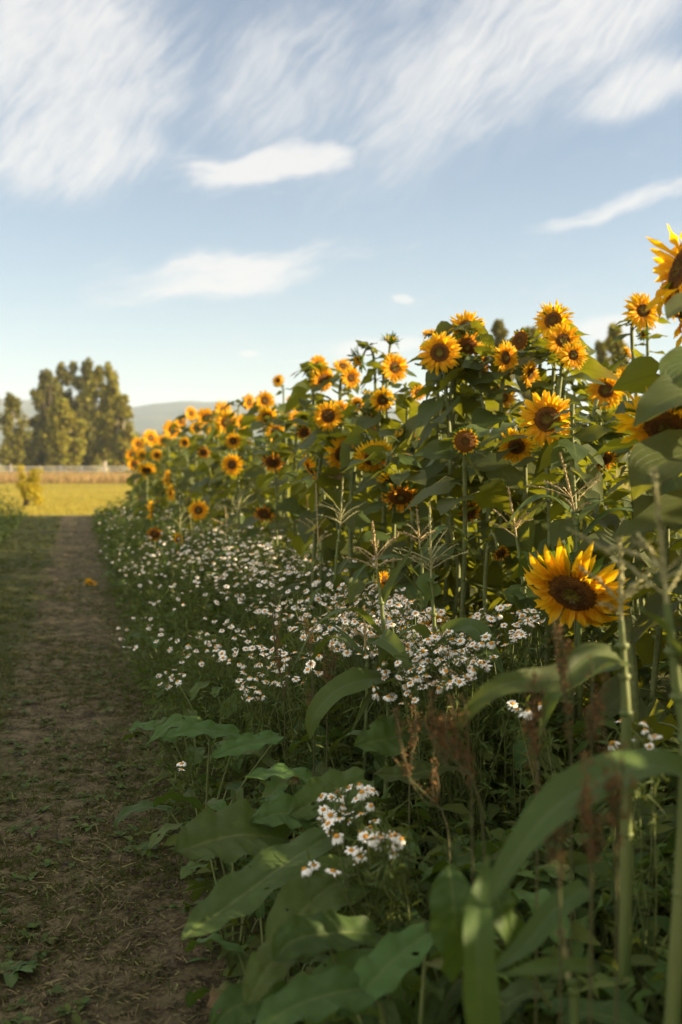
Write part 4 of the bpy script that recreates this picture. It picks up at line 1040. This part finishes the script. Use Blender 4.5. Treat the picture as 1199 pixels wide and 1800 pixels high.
corn('blurred pink corn spike between low sunflower and dark seed head', [(402,985),(399,935)], (396,892), 8.8, (), 5, None, .010, .16)
corn('blurred corn tassel with pale arms just right of the low sunflower', [(330,1000),(338,945)], (334,905), 9.4, (), 6, M_TASSELG, .009, .2)
corn('blurred feathery corn tassel under the dark seed head', [(412,960),(418,900)], (424,862), 8.4, (), 12, M_TASSELG, .009, .2)
corn('cut low corn plant in the bottom right with upright blade and dry leaf', [(1010,1790),(1000,1720)], (985,1640), 1.75,
     [([(850,1840,1.6),(842,1720,1.58),(840,1610,1.6),(858,1500,1.65)], 60), ([(1030,1560,1.8),(975,1600,1.75),(920,1665,1.68),(856,1712,1.62)], 46), ([(1040,1700,1.7),(960,1700,1.62),(880,1715,1.58)], 30)], 0, M_TASSELG, .009, .05)

# ------------------------------------------------------------------ docks
kr = np.random.default_rng(601)
def dock(label, x, y, n, L0, group=None, hand=(), hmax=.45):
    root = np.array([x, y, float(gz(x, y))])
    t = tag(empty('dock_plant', root), label, 'dock plant', group)
    for i in range(n):
        lm = MB(); a = i * 2.4 + kr.uniform(0, 1.0); o_ = np.array([math.cos(a), math.sin(a), 0]); L = L0 * kr.uniform(.65, 1.15)
        hb = hmax * kr.uniform(.3, 1.0); b0 = root + o_ * .03 + Z * .0
        b1 = root + o_ * kr.uniform(.06, .14) + Z * hb
        lm.tube(bez([b0, (b0 + b1) / 2 - o_ * .01, b1], 5), [.005, .0045, .004, .0035, .003], 5, 1)
        el = kr.uniform(.0, .7)
        p1 = b1 + (o_ * math.cos(el) + Z * math.sin(el)) * L * .45; p2 = p1 + (o_ * math.cos(el - .5) + Z * math.sin(el - .5)) * L * .35; p3 = p2 + (o_ * math.cos(el - 1.1) + Z * math.sin(el - 1.1)) * L * .25
        strap(lm, [b1, p1, p2, p3], L * kr.uniform(.30, .44), Z + .4 * kr.normal(size=3), 'dock', 32, 13, kr.uniform(.05, .35), .20, kr.normal(0, .3), .3, r=kr, crinkle=.04, freq=20)
        lm.build('leaf', [M_DOCK, M_STALK], t, origin=root)
    for lp, w in hand:
        lm = MB(); P_ = [at(*q_) for q_ in lp]; dm = np.mean([q_[2] for q_ in lp])
        lm.tube(bez([root + Z * .02, (root + P_[0]) / 2 + Z * .04, P_[0]], 6), np.linspace(.006, .0035, 6), 5, 1)
        strap(lm, P_, .84 * w * dm / FPX, nrm(Z * .8 - FWD * .55 + .15 * kr.normal(size=3)), 'dock', 44, 15, .14, .19, kr.normal(0, .2), .35, r=kr, crinkle=.035, freq=24)
        lm.build('leaf', [M_DOCK, M_STALK], t, origin=root)
    return t
dock('dock plant with the long pale ribbed leaf reaching over the path', .62, 2.42, 5, .24, None,
     [([(575,1470,2.7),(480,1535,2.55),(390,1600,2.42),(318,1655,2.32)], 108), ([(660,1530,2.6),(580,1560,2.5),(515,1620,2.4),(478,1690,2.32)], 125)], .3)
dock('dock plant with a broad round wrinkled leaf with reddish midrib', .58, 2.85, 6, .2, None,
     [([(505,1478,2.95),(440,1468,2.88),(370,1478,2.8),(305,1500,2.72)], 150), ([(560,1440,3.0),(500,1430,2.95),(440,1445,2.9)], 80)], .28)
dock('dock plant spreading large soft leaves along the bottom frame edge', .62, 1.95, 5, .24, None,
     [([(660,1735,2.0),(575,1750,1.93),(500,1780,1.88),(440,1830,1.84)], 112), ([(750,1640,2.15),(690,1690,2.05),(640,1740,1.98),(590,1790,1.95)], 100),
      ([(660,1640,2.25),(580,1640,2.15),(515,1655,2.08),(480,1690,2.05)], 95), ([(560,1620,2.2),(480,1690,2.1),(430,1770,2.02)], 90)], .3)
dock('dock plant with upturned smooth leaf in the middle of the leafy edge', .68, 3.3, 6, .2, None,
     [([(575,1380,3.2),(500,1360,3.15),(430,1368,3.1)], 62), ([(640,1370,3.1),(570,1400,3.0),(505,1435,2.95)], 90)], .3)
dock('dock plant with grey green ribbed leaf below the corn stalks', 1.05, 3.35, 5, .2, None,
     [([(750,1285,3.45),(700,1295,3.4),(620,1312,3.3)], 105), ([(790,1345,3.2),(720,1362,3.1),(655,1362,3.05)], 62)], .3)
dock('dock plant with yellow green leaves bending over the path edge', .44, 3.9, 6, .19, None,
     [([(370,1285,3.8),(310,1270,3.75),(256,1312,3.7)], 46), ([(420,1290,3.8),(350,1283,3.7),(288,1296,3.65)], 50), ([(490,1295,3.7),(430,1310,3.6),(370,1332,3.5)], 50)], .26)
dock('dock plant with dark upright leaves in the bottom right shade', 1.0, 1.9, 7, .27, None,
     [([(810,1700,1.95),(800,1610,1.9),(790,1520,1.95)], 120), ([(920,1690,1.9),(880,1600,1.85),(860,1520,1.9)], 80)], .38)
GD = 'dock plants along the shaded bed edge'
for x, y in ((1.25,2.35),(.85,2.75),(.75,3.75),(.95,4.2),(1.3,2.9),(.5,4.6),(1.35,1.75),(1.05,1.55),(.82,2.2),(1.15,2.65),(.7,5.1)):
    dock('broad leaved dock plant crowded in the dark green bed edge', x, y, 8, kr.uniform(.19, .26), GD, (), .36)
for i in range(24):
    dy = kr.uniform(1.45, 4.2); dx = kr.uniform(.42, .62 + .28 * dy * .9)
    dock('small dock plant squeezed between larger leaves of the shaded foreground', dx, dy, 9, kr.uniform(.12, .19), 'small dock plants in the foreground', (), .30 + .1 * (dx > .9))
for y in np.arange(5.6, 26, 1.3):
    dock('blurred broad leaved dock plant at the far path edge', kr.uniform(.5, .95), y, 6, .2, 'far dock plants along the path', (), .3)

# bee on the big drooping bloom
p = at(1004, 1058, 3.03); bee = tag(empty('bee', p), 'small dark bee sitting on the disc of the big drooping bloom', 'bee')
bm_ = MB(); an = np.linspace(0, 2 * np.pi, 10, endpoint=False)
tt_ = np.linspace(-1, 1, 15); rr2 = .0042 * np.sqrt(np.clip(1 - tt_ ** 2, .0, 1)) * (1 - .35 * np.exp(-((tt_ - .1) / .09) ** 2)) + .0001
bm_.grids(np.stack([rr2[:, None] * np.cos(an), rr2[:, None] * np.sin(an), np.repeat(tt_[:, None] * .009, 10, 1)], -1), 0, wrap=True)
for k_ in (-1, 0, 1):
    for sg in (-1, 1): bm_.tube(np.array([[0, 0, k_ * .002], [sg * .006, .003, k_ * .004], [sg * .008, .007, k_ * .006]]), .0004, 4)
bm_.build('body', solid('bee_fur', (.03, .018, .008), (.10, .06, .015), 300, .8), bee)
for sg in (-1, 1):
    wm = MB(); leaves(wm, [[sg * .002, -.003, .001]], [[sg * .7, -.5, -.5]], [[0, -1, .2]], .010, .004, 'petal', 0, .1, 0, 3, 5, 0); wm.build('wing', MATS['rusty_stem'], bee)

# rusty seed stalks
rr_ = np.random.default_rng(701)
def rusty(label, base, tip, d, n=5, group=None, dens=1.0):
    b, t_ = at(base[0], base[1], d), at(tip[0], tip[1], d)
    root = b.copy(); root[2] = float(gz(b[0], b[1]))
    t = tag(empty('seed_stalk', root), label, 'weed', group)
    st = MB(); sp = MB(); c_ = bez([root, b, (b + t_) / 2 + rr_.normal(0, .01, 3), t_], 12); st.tube(c_, np.linspace(.0024, .0012, 12), 5)
    ends = [(c_[5], t_)]
    for i in range(n):
        q_ = c_[4 + int(rr_.integers(0, 6))]; a = rr_.uniform(0, 6.28)
        ends.append((q_, q_ + np.array([math.cos(a) * .2, math.sin(a) * .2, 1]) * rr_.uniform(.06, .16)))
    for a, e in ends:
        st.tube(bez([a, (a + e) / 2 + rr_.normal(0, .006, 3), e], 5), np.linspace(.002, .001, 5), 4)
        m = int(75 * dens); f = np.repeat(rr_.uniform(.1, 1, m // 5), 5)[:m]; f = np.clip(f + rr_.normal(0, .012, len(f)), 0, 1)
        p_ = a + (e - a) * f[:, None] + rr_.normal(0, .0045, (len(f), 3))
        L = rr_.uniform(.004, .0075, len(f))
        leaves(sp, p_, rr_.normal(size=p_.shape), nrm(rr_.normal(size=p_.shape)), L, L * .8, 'lance', .1, .3, 0, 3, 3, 0, r=rr_)
    st.build('stem', M_RUSTSTEM, t, origin=root); sp.build('seeds', M_RUST, t, smooth=False, origin=root)
RL = [('rusty brown dock seed stalk in focus under the daisy drift', (552,1300), (540,1085), 3.6), ('second rusty seed stalk left of the corn, lower and bushier', (575,1290), (590,1150), 3.5),
      ('thin reddish seed stalk at the left edge of the daisy drift', (500,1240), (478,1068), 3.9),
      ('tall dark red blurred seed stalk right of the drooping bloom leaf', (1005,1420), (985,1115), 1.95), ('blurred rusty stalk crossing below the tall dark red one', (1040,1400), (1042,1165), 1.9),
      ('blurred orange brown stalk in the middle of the dark foreground', (945,1420), (925,1265), 1.85), ('leaning blurred stalk pointing up left over dock leaves', (850,1450), (740,1262), 1.9),
      ('blurred stalk beside the leaning one', (830,1420), (792,1280), 1.95), ('glowing orange seed stalk tips in front of the arched corn leaf', (1085,1530), (1072,1370), 1.55),
      ('blurred rusty stalk at left of the glowing one', (1040,1560), (1020,1400), 1.5), ('low rusty seed stalk behind the near white daisies', (790,1480), (690,1330), 2.3),
      ('blurred brown stalk in the bottom right shade', (985,1600), (960,1440), 1.6), ('small rusty stalk near the broad grey leaf', (720,1380), (735,1250), 2.6)]
for lb, b, t_, d in RL: rusty(lb, b, t_, d, 5 if d > 3 else 4, 'rusty seed stalks')

# ------------------------------------------------------------------ undergrowth
ur = np.random.default_rng(801)
def env(x): return np.interp(x, [.3, .42, .7, 1.2, 2.2], [.05, .14, .32, .45, .62])
n = 26000
y = 1.15 * (30 / 1.15) ** ur.uniform(0, 1, n); x = .36 + ur.uniform(0, 1, n) ** .85 * 2.3 + .12 * (fbm(y * 1.3, y * 0, 3, 8) - .5)
z = ur.uniform(0, 1, n) ** .8 * env(x) * (.55 + .8 * fbm(x * 2.5, y * 2.0, 3, 15))
a = ur.uniform(0, 6.28, n); L = ur.uniform(.03, .11, n) * np.interp(y, [2, 10, 30], [1, 1.2, 1.9])
mb = MB()
leaves(mb, np.stack([x, y, z + gz(x, y)], -1), np.stack([np.cos(a), np.sin(a), ur.normal(.25, .5, n)], -1), nrm(Z + .5 * ur.normal(size=(n, 3))), L, L * ur.uniform(.16, .55, n), 'lance', .3, .25, .15, 3, 4, 0, r=ur)
tag(mb.build('undergrowth', M_GREEN), 'tangle of small green leaves filling the shaded flower bed', 'undergrowth', None, 'stuff')
n = 15000
y = 1.3 * (30 / 1.3) ** ur.uniform(0, 1, n); x = .34 + ur.uniform(0, 1, n) * 2.0
pts = np.stack([x, y, gz(x, y)], -1)
blades('bed_grass', pts, env(x) * ur.uniform(.4, 1.1, n), .0035 * np.interp(y, [2, 30], [1, 2.5]), M_GRASS, 'long thin grass growing between the flowers of the bed', ur, .3, .35, 4)
# two little rosettes on the path
for lab, px, py, d in (('little grey green leaf rosette alone on the brown path', 245, 1478, 4.05), ('low grey green rosette at the left frame edge', 18, 1695, 3.1)):
    p = at(px, py, d); p[2] = float(gz(p[0], p[1])); t = tag(empty('small_weed', p), lab, 'weed')
    m = 7; a = np.arange(m) * 2.4; mb = MB(); L = ur.uniform(.05, .09, m)
    leaves(mb, p + np.stack([np.cos(a), np.sin(a), a * 0], -1) * .01 + Z * .01, np.stack([np.cos(a), np.sin(a), ur.uniform(.15, .6, m)], -1), Z, L, L * .5, 'dock', .3, .2, .2, 5, 6, .2, r=ur)
    mb.build('foliage', M_DOCK, t, origin=p)

# ------------------------------------------------------------------ haze
m, q, o = newmat('haze')
pv = q.n('ShaderNodeVolumePrincipled'); pv.inputs['Color'].default_value = (.70, .83, 1.0, 1); pv.inputs['Density'].default_value = .00021
q.t.links.new(pv.outputs[0], o.inputs['Volume'])
mb = MB(); b = np.array([[-2900, -80], [2900, -80], [2900, 2900], [-2900, 2900]], float)
lo = np.concatenate([b, np.full((4, 1), -2.0)], 1); hi = np.concatenate([b, np.full((4, 1), 165.0)], 1); ce = lambda r_: np.repeat(r_.mean(0)[None], 4, 0)
mb.grids(np.array([ce(lo), lo, hi, ce(hi)]), 0, wrap=True)
tag(mb.build('haze', m, smooth=False), 'thin evening haze that veils the mountain', None, None, 'stuff')
